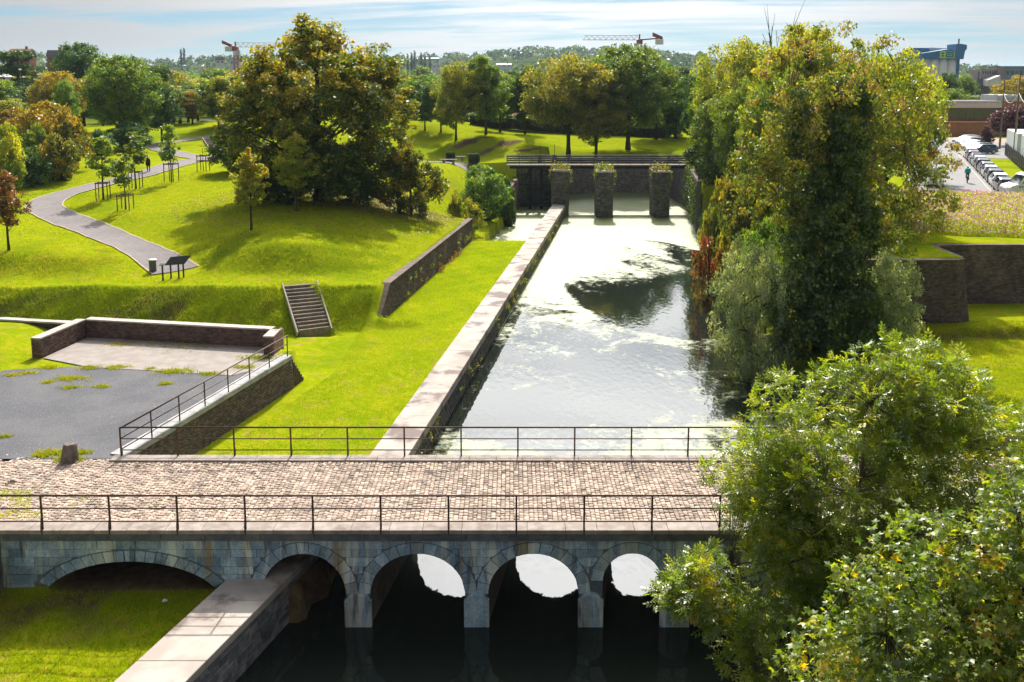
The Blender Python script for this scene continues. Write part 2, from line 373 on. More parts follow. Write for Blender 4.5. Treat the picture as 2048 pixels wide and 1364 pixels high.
# ------------------------------------------------ water with duckweed
m_water,t=newmat('canal_water'); v=pos(t); sp=nd(t,'ShaderNodeSeparateXYZ'); L(t,v,sp.inputs[0]); wx,wy=sp.outputs[0],sp.outputs[1]
vs=scaled(t,v,(.8,.75,1.))
_,na=noise_fac(t,vs,.36,10.,.68,.3,.7,1.0); _,nb=noise_fac(t,vs,3.2,7.,.78,.3,.7)
nn=mth(t,'ADD',mth(t,'MULTIPLY',na,.62),mth(t,'MULTIPLY',nb,.38))
cv=nd(t,'ShaderNodeFloatCurve'); L(t,mth(t,'DIVIDE',wy,140.),cv.inputs['Value'])
cm=cv.mapping; pts=[(0,.0),(26/140,.0),(31/140,.10),(33/140,.40),(39/140,.45),(43/140,.41),(46/140,.33),(54/140,.36),(58/140,.41),(64/140,.45),(72/140,.58),(80/140,.80),(97/140,.90),(1,.92)]
cu_=cm.curves[0]; cu_.points[0].location=pts[0]; cu_.points[-1].location=pts[-1]
for p in pts[1:-1]: cu_.points.new(*p)
cm.update()
# the clear pool below the far weed: an oval of open water
ox=mth(t,'DIVIDE',mth(t,'SUBTRACT',wx,12.0),8.6); oy=mth(t,'DIVIDE',mth(t,'SUBTRACT',wy,78.),20.)
ov=mth(t,'SUBTRACT',1.,mth(t,'ADD',mth(t,'MULTIPLY',ox,ox),mth(t,'MULTIPLY',oy,oy)),clamp=True); ovr=nd(t,'ShaderNodeMapRange',interpolation_type='SMOOTHSTEP'); L(t,ov,ovr.inputs[0]); ovr.inputs[1].default_value=.0; ovr.inputs[2].default_value=.22; ov=ovr.outputs[0]
lx=mth(t,'SUBTRACT',mth(t,'ADD',mth(t,'MULTIPLY',wy,.1387),-10.72+1.55),wx)      # >0 left of the canal wall: lock chamber, all weed
lk=mth(t,'MULTIPLY',mth(t,'GREATER_THAN',lx,0.),mth(t,'GREATER_THAN',wy,60.))
edge=nd(t,'ShaderNodeMapRange',interpolation_type='SMOOTHSTEP'); L(t,wx,edge.inputs[0]); edge.inputs[1].default_value=6.; edge.inputs[2].default_value=13.
thr=mth(t,'ADD',mth(t,'ADD',cv.outputs[0],mth(t,'MULTIPLY',lk,.6)),mth(t,'MULTIPLY',ov,mth(t,'ADD',-.28,mth(t,'MULTIPLY',mth(t,'SUBTRACT',wx,8.),-.022))))
thr=mth(t,'ADD',thr,mth(t,'MULTIPLY',mth(t,'MULTIPLY',edge.outputs[0],mth(t,'LESS_THAN',wy,52.)),.10))
wm=nd(t,'ShaderNodeMapRange',interpolation_type='SMOOTHSTEP'); L(t,mth(t,'SUBTRACT',mth(t,'ADD',thr,nn),.97),wm.inputs[0]); wm.inputs[1].default_value=-.075; wm.inputs[2].default_value=.065
weed=wm.outputs[0]
nr=nd(t,'ShaderNodeTexNoise',i_Scale=3.,i_Detail=2.5,i_Roughness=.5); L(t,scaled(t,v,(1.,.45,1.)),nr.inputs['Vector'])
wat=princ(t,(.012,.016,.012),.03,.5,bump(t,nr.outputs[0],.20,.035),IOR=1.45)
fw,_=noise_fac(t,v,.5,6.,.6,.4,.65); fw2,nw=noise_fac(t,v,7.,5.,.75,.3,.7)
wc=mixc(t,fw,(.25,.285,.165),(.25,.275,.07)); wc=mixc(t,mth(t,'MULTIPLY',fw2,.5),wc,(.20,.24,.09))
wd=princ(t,wc,.5,.35,bump(t,nw,.45,.02)); wd.inputs['IOR'].default_value=1.5
mx=nd(t,'ShaderNodeMixShader'); L(t,weed,mx.inputs[0]); L(t,wat.outputs[0],mx.inputs[1]); L(t,wd.outputs[0],mx.inputs[2]); out(t,mx)
o=MB(); o.v=[(-12,14,WATER_Z),(40,14,WATER_Z),(40,140,WATER_Z),(-12,140,WATER_Z)]; o.f=[(0,1,2,3)]
tag(o.build('water',m_water,fix=False),'canal water with floating duckweed and sky glare','water',kind='structure')

# ------------------------------------------------ strips that follow the ground
def strip(name,pts,widths,mat,lift=.045,step=.5,across=6,label=None,cat=None,kind='structure',parent=None,off=0.):
    P=[Vector((p[0],p[1])) for p in pts]; out_p=[];out_w=[]
    n=len(P)
    for i in range(n-1):
        p0,p1,p2,p3=P[max(i-1,0)],P[i],P[i+1],P[min(i+2,n-1)]
        m=max(2,int((p2-p1).length/step))
        for k in range(m):
            u=k/m; a=(-.5*u**3+u*u-.5*u);b=(1.5*u**3-2.5*u*u+1);c=(-1.5*u**3+2*u*u+.5*u);d=(.5*u**3-.5*u*u)
            out_p.append(p0*a+p1*b+p2*c+p3*d); out_w.append(widths[i]*(1-u)+widths[i+1]*u)
    out_p.append(P[-1]); out_w.append(widths[-1])
    V=[]
    for i,p in enumerate(out_p):
        d=(out_p[min(i+1,len(out_p)-1)]-out_p[max(i-1,0)]).normalized(); nrm=Vector((d.y,-d.x))
        for k in range(across+1):
            q=p+nrm*((k/across-.5)*out_w[i]+off); V.append((q.x,q.y))
    V=np.array(V); z=hgt(V[:,0],V[:,1])
    z=z.reshape(len(out_p),across+1); z=np.maximum(z,z.mean(1,keepdims=True)-.05).ravel()+lift
    I=np.arange(len(V)).reshape(len(out_p),across+1)
    FQ=np.stack([I[:-1,:-1],I[:-1,1:],I[1:,1:],I[1:,:-1]],-1).reshape(-1,4)[:,::-1]
    o=npo(name,np.c_[V,z],FQ,mat,parent,smooth=True)
    if label or kind: tag(o,label,cat,kind=kind)
    return o,out_p,out_w
m_path=simple('path_asphalt',(.175,.155,.152),(.215,.19,.185),3.,.9,.2,(.17,.15,.145),.6,.25,60.)
m_edging=simple('path_edging',(.46,.37,.25),(.34,.26,.17),4.,.9,.2)
path_px=[(352,542,.8),(300,512,1.0),(230,480,1.35),(150,448,1.7),(105,428,1.95),(88,412,2.1),(110,395,2.3),(160,380,2.5),(220,366,2.7),(300,345,3.3),(370,325,3.45),(460,313,3.5),(620,315,3.2),(760,322,2.9),(880,325,2.7),(1035,326,2.7)]
PW=[G(*p) for p in path_px]
strip('path',PW,[2.9]*10+[3.3,3.4,3.2,3.2,3.4,3.2],m_path,.05,label='grey asphalt footpath winding up across the lawn')
BR=[G(*p) for p in [(405,317,3.5),(345,305,3.7),(314,294,3.9),(340,284,4.1),(385,279,4.3),(470,274,4.6)]]
strip('path',BR,[2.6]*6,m_path,.056,label='grey asphalt branch path curving behind the saplings')
for s in (-1,1):
    strip('path_edging',PW[:12],[.13]*12,m_edging,.075,across=1,label='pale stone edging along the footpath',off=s*1.5)
    strip('path_edging',BR,[.12]*6,m_edging,.085,across=1,label='pale stone edging along the branch path',off=s*1.35)
# gravel yard and concrete slab on the platform
m_gravel,t=newmat('gravel'); v=pos(t)
f1,_=noise_fac(t,v,.5,5.,.6,.35,.65); f2,nz=noise_fac(t,v,11.,4.,.85,.25,.75); f4,_=noise_fac(t,v,17.,3.,.8,.58,.68)
c=mixc(t,f1,(.085,.087,.098),(.125,.122,.128)); c=mixc(t,mth(t,'MULTIPLY',f2,.45),c,(.20,.195,.20)); c=mixc(t,mth(t,'MULTIPLY',f4,.75),c,(.02,.02,.024)); f5,_=noise_fac(t,v,13.,2.,.8,.66,.72); c=mixc(t,f5,c,(.42,.40,.38))
out(t,princ(t,c,.95,.15,bump(t,nz,.7,.03)))
m_concrete=simple('slab_concrete',(.27,.235,.21),(.33,.29,.26),1.6,.9,.2,(.25,.21,.185),.9,.3,45.)
def sheet(name,poly,z,mat,label,kind='structure'):
    o=MB(); o.v=[(p[0],p[1],z) for p in poly]; o.f=[tuple(range(len(poly)))]
    return tag(o.build(name,mat,fix=True),label,name.replace('_',' '),kind=kind)
sheet('gravel_yard',[(-60,32.1),(plx(32.1)+.1,32.1),(plx(43.2)-.2,43.2),(-19.6,43.15),(-24,42.4),(-60,42.0)],.012,m_gravel,'dark grey gravel yard on the raised platform')
sheet('concrete_slab',[(-22.6,44.3),(-19.8,42.9),(-12.7,41.6),(-10.9,43.6),(-11.9,46.1),(-22.1,48.0)],.030,m_concrete,'pale concrete slab enclosed by low brick walls')
# ================================================= MASONRY
m_mortar=simple('mortar',(.13,.12,.11),(.19,.175,.16),4.,.95,.1)
m_brick=simple('brick',(.20,.115,.088),(.125,.078,.066),5.,.9,.2,(.085,.070,.062),.9,.25,40.,attr='tint',per_obj=.38)
m_brick_b=simple('brick_weathered',(.175,.125,.10),(.10,.078,.068),5.,.9,.2,(.30,.26,.22),.7,.25,40.,attr='tint',per_obj=.35,lo3=.62,hi3=.78)
m_brick_dk=simple('brick_dark',(.135,.095,.08),(.075,.06,.056),3.,.9,.2,(.20,.15,.125),.4,.25,40.,attr='tint',per_obj=.4)
m_coping=simple('pale_coping',(.40,.345,.305),(.50,.44,.395),2.2,.85,.25,(.27,.225,.20),1.1,.3,40.,per_obj=.07)
m_coping_g=simple('grey_coping',(.34,.33,.33),(.42,.41,.40),3.,.85,.25,(.24,.23,.23),1.2,.25,40.,per_obj=.06)
m_steel=simple('brown_steel',(.060,.034,.028),(.085,.047,.036),14.,.55,.4,(.15,.065,.035),3.,.15,60.,metal=.35)
def bricks(name,quad,mat,parent,bl=.22,bh=.075,joint=.012,proud=.012,seed=0,kind='stuff',label=None):
    """brick courses over a wall face: quad = bottom-left, bottom-right, top-right, top-left (outward = ccw seen from outside)"""
    a,b,c,d=[np.array(p,float) for p in quad]; r=np.random.default_rng(seed)
    H=(np.linalg.norm(d-a)+np.linalg.norm(c-b))/2; Wd=(np.linalg.norm(b-a)+np.linalg.norm(c-d))/2
    nr=max(1,int(round(H/bh))); nc=max(1,int(round(Wd/bl)))
    nrm=np.cross(b-a,d-a); nrm/=np.linalg.norm(nrm)
    U0=[];U1=[];V0=[];V1=[]
    for j in range(nr):
        off=.5 if j%2 else 0.
        e=np.clip((np.arange(nc+2)-off)/nc,0,1); u0=e[:-1];u1=e[1:]; k=(u1-u0)*Wd>.05
        U0+=list(u0[k]+joint/2/Wd);U1+=list(u1[k]-joint/2/Wd);V0+=[j/nr+joint/2/H]*k.sum();V1+=[(j+1)/nr-joint/2/H]*k.sum()
    U0,U1,V0,V1=map(np.array,(U0,U1,V0,V1)); n=len(U0)
    def P(u,v): 
        u=u[:,None];v=v[:,None]; return (a*(1-u)+b*u)*(1-v)+(d*(1-u)+c*u)*v
    pr=(proud+r.normal(0,.003,n))[:,None]*nrm
    q=[P(U0,V0),P(U1,V0),P(U1,V1),P(U0,V1)]
    V=np.stack([x-nrm*.02 for x in q]+[x+pr for x in q],1).reshape(-1,3)
    base=np.arange(n)[:,None]*8
    F=np.concatenate([base+np.array(f) for f in ([4,5,6,7],[0,1,5,4],[1,2,6,5],[2,3,7,6],[3,0,4,7])])
    o=npo(name,V,F,mat,parent,attr={'tint':np.repeat(r.random(n),8)}); tag(o,label,kind=kind); return o
def core(name,quad,th,mat,parent):
    """solid wall body behind a brick face"""
    a,b,c,d=[Vector(p) for p in quad]; n=(b-a).cross(d-a).normalized()
    return MB().hexa([a,b,b-n*th,a-n*th,d,c,c-n*th,d-n*th]).build(name,mat,parent)
def slab_run(p0,p1,w,z0,z1,ln,mat,parent,name='coping_stone',side=1,gap=.008,jit=.004,seed=1):
    """coping stones end to end from p0 to p1; w towards the left (side 1) or right of the run"""
    r=random.Random(seed); a=Vector((p0[0],p0[1],0)); b=Vector((p1[0],p1[1],0)); d=(b-a); Ln=d.length; d.normalize(); s=Vector((-d.y,d.x,0))*side
    za=(p0[2] if len(p0)>2 else 0); zb=(p1[2] if len(p1)>2 else 0)
    t=0
    while t<Ln-.05:
        l=min(ln*r.uniform(.85,1.15),Ln-t)
        if Ln-t-l<.3*ln: l=Ln-t
        j=r.uniform(-jit,jit); q0=a+d*(t+gap/2); q1=a+d*(t+l-gap/2)
        h0=za+(zb-za)*t/Ln; h1=za+(zb-za)*(t+l)/Ln
        P=[q0,q1,q1+s*w,q0+s*w]; hh=[h0,h1,h1,h0]
        MB().hexa([p+Vector((0,0,z0+h)) for p,h in zip(P,hh)]+[p+Vector((0,0,z1+h+j)) for p,h in zip(P,hh)]).build(name,mat,parent,bevel=.012)
        t+=l
# ------------------------------------------------ the stone bridge
m_ashlar,t=newmat('bluestone'); v=pos(t)
f1,_=noise_fac(t,v,1.3,6.,.65,.35,.65); f2,nf=noise_fac(t,v,14.,5.,.7,.3,.7)
c=mixc(t,f1,(.42,.54,.64),(.23,.33,.43)); c=mixc(t,mth(t,'MULTIPLY',f2,.5),c,(.07,.10,.13))
vs=scaled(t,v,(1.,1.,.13)); fa,_=noise_fac(t,vs,2.1,5.,.6,.48,.62,.6); c=mixc(t,mth(t,'MULTIPLY',fa,.75),c,(.62,.62,.54))
fb,_=noise_fac(t,scaled(t,v,(1.,1.,.10)),.9,4.,.55,.56,.64,.5); c=mixc(t,mth(t,'MULTIPLY',fb,.8),c,(.33,.23,.10))
fc,_=noise_fac(t,vs,3.3,5.,.6,.54,.68); c=mixc(t,mth(t,'MULTIPLY',fc,.7),c,(.035,.045,.055))
oi=nd(t,'ShaderNodeObjectInfo'); hs=nd(t,'ShaderNodeHueSaturation'); L(t,c,hs.inputs['Color']); L(t,mth(t,'ADD',mth(t,'MULTIPLY',oi.outputs['Random'],.5),.75),hs.inputs['Value'])
out(t,princ(t,hs.outputs[0],.85,.25,bump(t,nf,.5,.02)))
m_joint=simple('lime_joint',(.19,.215,.235),(.11,.135,.16),3.,.95,.1)
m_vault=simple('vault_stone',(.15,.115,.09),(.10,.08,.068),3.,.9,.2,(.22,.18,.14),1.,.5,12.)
m_sett=simple('granite_sett',(.335,.248,.193),(.44,.34,.272),5.,.8,.3,(.22,.17,.13),.8,.3,50.,attr='tint',per_obj=.36)
m_sett_o=simple('granite_sett_single',(.335,.248,.193),(.44,.34,.272),5.,.8,.3,(.22,.17,.13),.8,.3,50.,per_obj=.36)
m_sand=simple('sett_joint_earth',(.12,.095,.07),(.075,.06,.045),6.,.95,.1,(.13,.16,.02),1.1,lo3=.62,hi3=.72)
bridge=thing('stone_bridge','old blue-grey stone arch bridge paved with pinkish setts over the canal','bridge',(0,YF,0))
YB=32.35
ARCH=[(-14.0,-9.0,-1.95,-1.0),(-7.55,-5.02,-2.05,-.75),(-4.28,-1.42,-2.05,-.75),(-.72,2.02,-2.05,-.75),(2.74,4.50,-1.62,-.74),(5.35,7.1,-1.62,-.74)]
SKEW=.156
def arch_z(x,k,grow=0.):
    a,b,zs,zc=ARCH[k]; m=(a+b)/2; w=(b-a)/2+grow
    if abs(x-m)>=w: return None
    return zs+(zc+grow-zs)*math.sqrt(max(0,1-((x-m)/w)**2)) if k else zs-.55+(zc+grow-zs+.55)*math.sqrt(max(0,1-((x-m)/(w*1.12))**2))
def low(x,grow=0.):
    for k in range(len(ARCH)):
        z=arch_z(x,k,grow)
        if z is not None: return z
    return None
BX0,BX1=-30.,22.
# wall behind the facing, with the arch openings, and the vaults
xs=[BX0]
for k,(a,b,_,_) in enumerate(ARCH): xs+=[a-1e-4]+list(np.linspace(a+1e-4,b-1e-4,33))+[b+1e-4]
xs+=[BX1]; xs=sorted(xs)
for yy,nm,off in ((YF+.03,'spandrel_wall',0.),(YB-.05,'spandrel_wall',SKEW*5.6)):
    V=[];F=[]
    for x in xs:
        zl=low(x); zl=-4.4 if zl is None else zl
        V+=[(x+off,yy-YF,zl),(x+off,yy-YF,-.02)]
    for i in range(len(xs)-1): F.append((2*i,2*i+2,2*i+3,2*i+1))
    b=MB(); b.v=V;b.f=F; b.build(nm,m_joint,bridge,fix=False)
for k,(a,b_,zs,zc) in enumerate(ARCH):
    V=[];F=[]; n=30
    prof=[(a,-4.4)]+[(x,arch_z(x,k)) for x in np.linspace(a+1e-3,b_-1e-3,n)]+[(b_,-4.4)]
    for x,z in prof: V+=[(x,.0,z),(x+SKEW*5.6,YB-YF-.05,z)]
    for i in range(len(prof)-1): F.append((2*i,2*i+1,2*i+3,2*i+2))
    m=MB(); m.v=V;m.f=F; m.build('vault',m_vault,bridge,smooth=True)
# voussoirs and ashlar blocks, each its own stone
rs=random.Random(3)
for k,(a,b_,zs,zc) in enumerate(ARCH):
    m=(a+b_)/2; w=(b_-a)/2; nv=17 if k==0 else (13 if k<4 else 9)
    def pt(tt,g):
        th=math.pi*(1-tt) if k else math.acos(max(-1,min(1,(tt*2-1)*.893)))
        if k: return (m+(w+g)*math.cos(th),zs+(zc-zs+g)*math.sin(th))
        return (m+(w*1.12+g)*math.cos(th),zs-.55+(zc-zs+.55+g)*math.sin(th))
    for i in range(nv):
        t0,t1=i/nv+.0025,(i+1)/nv-.0025; ring=.36+(.06 if i%2 else 0)
        ringm=min(ring,.36) if k else .34
        poly=[pt(t0,0),pt((t0+t1)/2,0),pt(t1,0),pt(t1,ringm),pt(t0,ringm)]
        pr=rs.uniform(.012,.026)
        MB().prism(poly,'y',-pr,.05).build('arch_stone',m_ashlar,bridge)
zr=[-.29]
while zr[-1]>-3.2: zr.append(zr[-1]-rs.uniform(.25,.33))
for j in range(len(zr)-1):
    zt,zb=zr[j]-.006,zr[j+1]+.006; x=-16.2+rs.uniform(0,.5)
    while x<9.5:
        l=rs.uniform(.42,.85); x0,x1=x+.006,x+l-.006; x+=l
        smp=np.linspace(x0,x1,7); lo=[]
        for q in smp:
            z=low(q,.375 if True else 0); lo.append(zb if z is None else max(zb,z))
        seg=[(q,z) for q,z in zip(smp,lo) if z<zt-.03]
        if len(seg)<2 or (seg[-1][0]-seg[0][0])<.1: continue
        if any(low(q,.37) is not None and low(q,.37)>=zt for q,_ in seg): continue
        poly=[(q,z) for q,z in seg]+[(seg[-1][0],zt),(seg[0][0],zt)]
        MB().prism(poly,'y',-rs.uniform(.008,.024),.05).build('ashlar_stone',m_ashlar,bridge)
# pier feet with rounded hoods
for a,b_ in ((-5.06,-4.24),(-1.45,-.69),(2.0,2.76),(4.48,5.37)):
    n=8; poly=[(a,-3.6),(b_,-3.6),(b_,-2.2)]+[((a+b_)/2+(b_-a)/2*.82*math.cos(math.pi*i/n),-2.2+.22*math.sin(math.pi*i/n)) for i in range(n+1)]+[(a,-2.2)]
    MB().prism(poly,'y',-.16,.04).build('pier_foot',m_ashlar,bridge,bevel=.03)
# cornice, copings, fill and setts
m_cornice=simple('cornice_stone',(.13,.135,.15),(.085,.09,.105),4.,.85,.25,(.19,.17,.15),1.5,.3,40.,per_obj=.12)
slab_run((-16.5,-.13),(16,-.13),.20,-.29,-.075,1.5,m_cornice,bridge,'cornice_stone',1)
m_kerb=simple('kerb_concrete',(.26,.21,.18),(.35,.295,.26),3.,.85,.25,(.18,.14,.12),1.4,.3,45.,per_obj=.06)
slab_run((-30,-.14),(16,-.14),.66,-.07,.06,1.05,m_kerb,bridge,'kerb_stone',1)
slab_run((-14.2,5.1),(22,5.1),.50,-.30,.06,1.05,m_kerb,bridge,'kerb_stone',1)
MB().box((BX0,.06,-.25),(BX1,5.5,-.055)).build('road_bed',m_sand,bridge)
rs=np.random.default_rng(4); bx=[];by=[];sx=[];sy=[]
x=-24.
while x<22.:
    wd=rs.uniform(.13,.165); y=.54+rs.uniform(0,.1)
    lim=5.08 if x>-14.3 else 5.6
    while y<lim:
        ln=rs.uniform(.14,.215); bx.append(x+wd/2);by.append(min(y+ln/2,9));sx.append(wd/2-.008);sy.append(ln/2-.008); y+=ln
    x+=wd
bx,by,sx,sy=map(np.array,(bx,by,sx,sy)); n=len(bx)
gone=(fnoise(bx,by,.9,4.)>.62)&((bx<-15)|(rs.random(n)<.0))
keep=~gone; bx,by,sx,sy=bx[keep],by[keep],sx[keep],sy[keep]; n=len(bx)
hz=rs.normal(0,.006,n)+.012*fnoise(bx,by,1.4); tl=rs.normal(0,.006,(n,2))
def sett_geo(bx,by,sx,sy,hz,tl):
    n=len(bx); c=[]
    for (i,(dx,dy)) in enumerate(((-1,-1),(1,-1),(1,1),(-1,1))): c.append(np.c_[bx+dx*sx,by+dy*sy,np.full(n,-.09)])
    for (dx,dy) in ((-1,-1),(1,-1),(1,1),(-1,1)): c.append(np.c_[bx+dx*sx,by+dy*sy,hz-.016+tl[:,0]*dx+tl[:,1]*dy])
    for (dx,dy) in ((-1,-1),(1,-1),(1,1),(-1,1)): c.append(np.c_[bx+dx*(sx-.016),by+dy*(sy-.016),hz+tl[:,0]*dx+tl[:,1]*dy])
    V=np.stack(c,1).reshape(-1,3); b=np.arange(n)[:,None]*12
    F=np.concatenate([b+np.array(f) for f in ([8,9,10,11],[0,1,5,4],[1,2,6,5],[2,3,7,6],[3,0,4,7],[4,5,9,8],[5,6,10,9],[6,7,11,10],[7,4,8,11])])
    return V,F
vis=(bx>-14.5)&(bx<5.9); order=np.argsort(np.where(vis,by,99)); near=order[:300]; far=np.setdiff1d(np.arange(n),near)
V,F=sett_geo(bx[far],by[far],sx[far],sy[far],hz[far],tl[far])
tag(npo('setts',V,F,m_sett,bridge,attr={'tint':np.repeat(rs.random(len(far)),12)}),kind='stuff')
protos=[]
for i in range(6):
    a,b=rs.uniform(.058,.073),rs.uniform(.063,.095); V,F=sett_geo(*[np.array([q]) for q in (0.,0.,a,b,0.)],rs.normal(0,.005,(1,2))); protos.append((a,b,np_mesh('sett',V,F,m_sett_o)))
for i in near:
    a,b,me=protos[int(rs.integers(6))]; o=link(bpy.data.objects.new('sett',me),bridge); o.location=(bx[i],by[i],hz[i]); o.scale=(sx[i]/a,sy[i]/b,1)
# left wing wall and earth behind it
MB().hexa([(-15.9,21,-3),(-15.35,21,-3),(-15.35,YF,-3),(-15.9,YF,-3),(-15.9,21,-1.3),(-15.35,21,-1.3),(-15.35,YF,-.32),(-15.9,YF,-.32)]).build('wing_wall',simple('wing_stone',(.17,.15,.13),(.10,.09,.08),2.,.9,.2,bmp=.5,bs=8.),bridge).matrix_parent_inverse=Matrix.Translation((0,-YF,0))
# ------------------------------------------------ railings
def railing(label,pts_xy,z0,zs,spacing,first=0.,brace=1,fade=None):
    a=Vector((pts_xy[0][0],pts_xy[0][1],0)); b=Vector((pts_xy[1][0],pts_xy[1][1],0)); d=b-a; Ln=d.length; d.normalize(); s=Vector((d.y,-d.x,0))*(brace or 1)
    rt=thing('railing',label,'railing',tuple(a))
    for i,z in enumerate(zs):
        MB().tube([Vector((0,0,z)),d*Ln+Vector((0,0,z))],.030 if i==0 else .019,8).build('rail',m_steel,rt,smooth=True)
    t=first; post=None
    while t<Ln+.01:
        p=d*t
        if post is None:
            post=MB().bar((0,0,z0-.02),(0,0,zs[0]-.02),.055,.03,up=tuple(s)).mesh('post',m_steel)
            q=[(0,0,.47),s*.045+Vector((0,0,.40)),s*.10+Vector((0,0,.18)),s*.10+Vector((0,0,.05)),s*.03+Vector((0,0,-.13))]
            br=MB().tube([Vector(k) for k in q],.021,6).mesh('brace',m_steel) if brace else None
        o=link(bpy.data.objects.new('post',post),rt); o.location=p
        if br: k=link(bpy.data.objects.new('brace',br),o)
        t+=spacing
    return rt
railing('brown steel railing along the near edge of the bridge',((-30.17,YF-.07),(16,YF-.07)),.0,(1.12,.72,.31),2.02,0.,1)
railing('brown steel railing along the far edge of the bridge',((-13.93,32.25),(24,32.25)),.04,(1.12,.70,.28),2.02,0.,-1)
railing('brown steel railing running back along the gravel platform edge',((-13.93,32.25),(-10.83,44.56)),.04,(1.08,.70,.30),1.80,1.80,0)
# ------------------------------------------------ canal wall behind the bridge
m_wallstone=simple('canal_stone',(.115,.105,.095),(.07,.066,.062),4.,.9,.2,(.17,.15,.06),1.1,.5,14.,attr='tint',per_obj=.35)
m_walltop=simple('wall_top_concrete',(.36,.305,.265),(.45,.40,.35),.9,.85,.25,(.19,.145,.13),.55,.35,35.,per_obj=.05,lo3=.5,hi3=.62)
cw=thing('canal_wall','long low stone canal wall with pale pinkish top beside the lawn','wall',(xl(32.4),32.4,-1.6))
OFFc=Matrix.Translation((-xl(32.4),-32.4,1.6))
def reloc(o,m): o.matrix_parent_inverse=m; return o
y=32.42; r=random.Random(8)
while y<112:
    l=min(r.uniform(3.6,6.5),112.2-y); y1=y+l-.015; dz=r.uniform(-.012,.012)
    P=[(xl(y),y),(xr(y),y),(xr(y1),y1),(xl(y1),y1)]
    reloc(MB().hexa([(p[0],p[1],-1.95) for p in P]+[(p[0],p[1],-1.53+dz) for p in P]).build('top_slab',m_walltop,cw,bevel=.03),OFFc); y+=l
a=(xr(32.4)-.06,32.4);b=(xr(112.2)-.06,112.2)
reloc(bricks('stone_courses',[(a[0]-.03,a[1],-4.),(b[0]-.03,b[1],-4.),(b[0]-.03,b[1],-1.93),(a[0]-.03,a[1],-1.93)],m_wallstone,cw,.42,.19,.015,.03,5),OFFc)
reloc(MB().hexa([(xl(32.4)+.1,32.4,-4.4),(xr(32.4)-.1,32.4,-4.4),(xr(112.2)-.1,112.2,-4.4),(xl(112.2)+.1,112.2,-4.4),(xl(32.4)+.1,32.4,-1.95),(xr(32.4)-.1,32.4,-1.95),(xr(112.2)-.1,112.2,-1.95),(xl(112.2)+.1,112.2,-1.95)]).build('wall_core',m_mortar,cw),OFFc)
# ------------------------------------------------ canal wall in front of the bridge, single blocks
fw=thing('canal_wall','stone wall with pale flat top leading from the bridge towards the camera','wall',(-8.6,YF-.05,-1.6)); OFFf=Matrix.Translation((8.6,-YF+.05,1.6))
def fwr(y): return fwl(y)+1.80
y=32.0; r=random.Random(2)
while y>16:
    l=r.uniform(2.2,3.4); y1=y-l+.012; P=[(fwl(y1),y1),(fwr(y1),y1),(fwr(y),y),(fwl(y),y)]
    reloc(MB().hexa([(p[0],p[1],-1.80) for p in P]+[(p[0],p[1],-1.56+r.uniform(-.01,.01)) for p in P]).build('top_slab',m_walltop,fw,bevel=.025),OFFf); y-=l
reloc(MB().hexa([(fwl(16)+.05,16,-4.4),(fwr(16)-.062,16,-4.4),(fwr(32)-.062,32,-4.4),(fwl(32)+.05,32,-4.4),(fwl(16)+.05,16,-1.8),(fwr(16)-.062,16,-1.8),(fwr(32)-.062,32,-1.8),(fwl(32)+.05,32,-1.8)]).build('wall_core',simple('pale_mortar',(.55,.52,.48),(.42,.40,.37),4.,.95,.1),fw),OFFf)
m_block=simple('wall_block',(.22,.21,.215),(.125,.125,.135),4.,.85,.25,(.16,.12,.10),1.2,.6,14.,per_obj=.4)
zc_=-1.81
while zc_>-3.3:
    hh=r.uniform(.19,.25); y=31.8-r.uniform(0,.3)
    while y>19.5:
        l=r.uniform(.3,.52); y1=y-l+.030; q=.085-r.uniform(.03,.055)
        MBx=MB().hexa([(fwr(y1)-.12,y1,zc_-hh+.026),(fwr(y1)-q,y1,zc_-hh+.026),(fwr(y)-q,y,zc_-hh+.026),(fwr(y)-.12,y,zc_-hh+.026),(fwr(y1)-.12,y1,zc_),(fwr(y1)-q,y1,zc_),(fwr(y)-q,y,zc_),(fwr(y)-.12,y,zc_)])
        reloc(MBx.build('wall_stone',m_block,fw),OFFf); y-=l
    zc_-=hh
# ------------------------------------------------ platform wall, right side, with stepped end
pw=thing('platform_wall','brick retaining wall of the gravel platform with grey coping and stepped end','wall',(plx(32.4),32.4,0)); OFFp=Matrix.Translation((-plx(32.4),-32.4,0))
A=(plx(32.3),32.3);B=(plx(44.7),44.7)
q=[(A[0]+.06,A[1],-2.0),(B[0]+.06,B[1],-2.0),(B[0],B[1],-.16),(A[0],A[1],-.16)]
reloc(bricks('brickwork',q,m_brick_b,pw,seed=3),OFFp); reloc(core('wall_core',q,.55,m_mortar,pw),OFFp)
d=Vector((.2548,1,0)).normalized(); s=Vector((-d.y,d.x,0)); 
slab_run((A[0]+.05-pw.location.x,A[1]-32.4),(B[0]+.05-pw.location.x,B[1]-32.4),.62,-.16,.06,1.15,m_coping_g,pw,'coping_stone',1)
end=Vector((B[0],B[1],0))
for i in range(7):
    z1=-.20-.20*i; p0=end+d*(.02+.17*i); p1=end+d*(.17+.17*i)
    q=[tuple(p0+Vector((0,0,-2.1))),tuple(p1+Vector((0,0,-2.1))),tuple(p1+Vector((0,0,z1))),tuple(p0+Vector((0,0,z1)))]
    reloc(core('end_step',q,.55,m_brick_b,pw),OFFp)
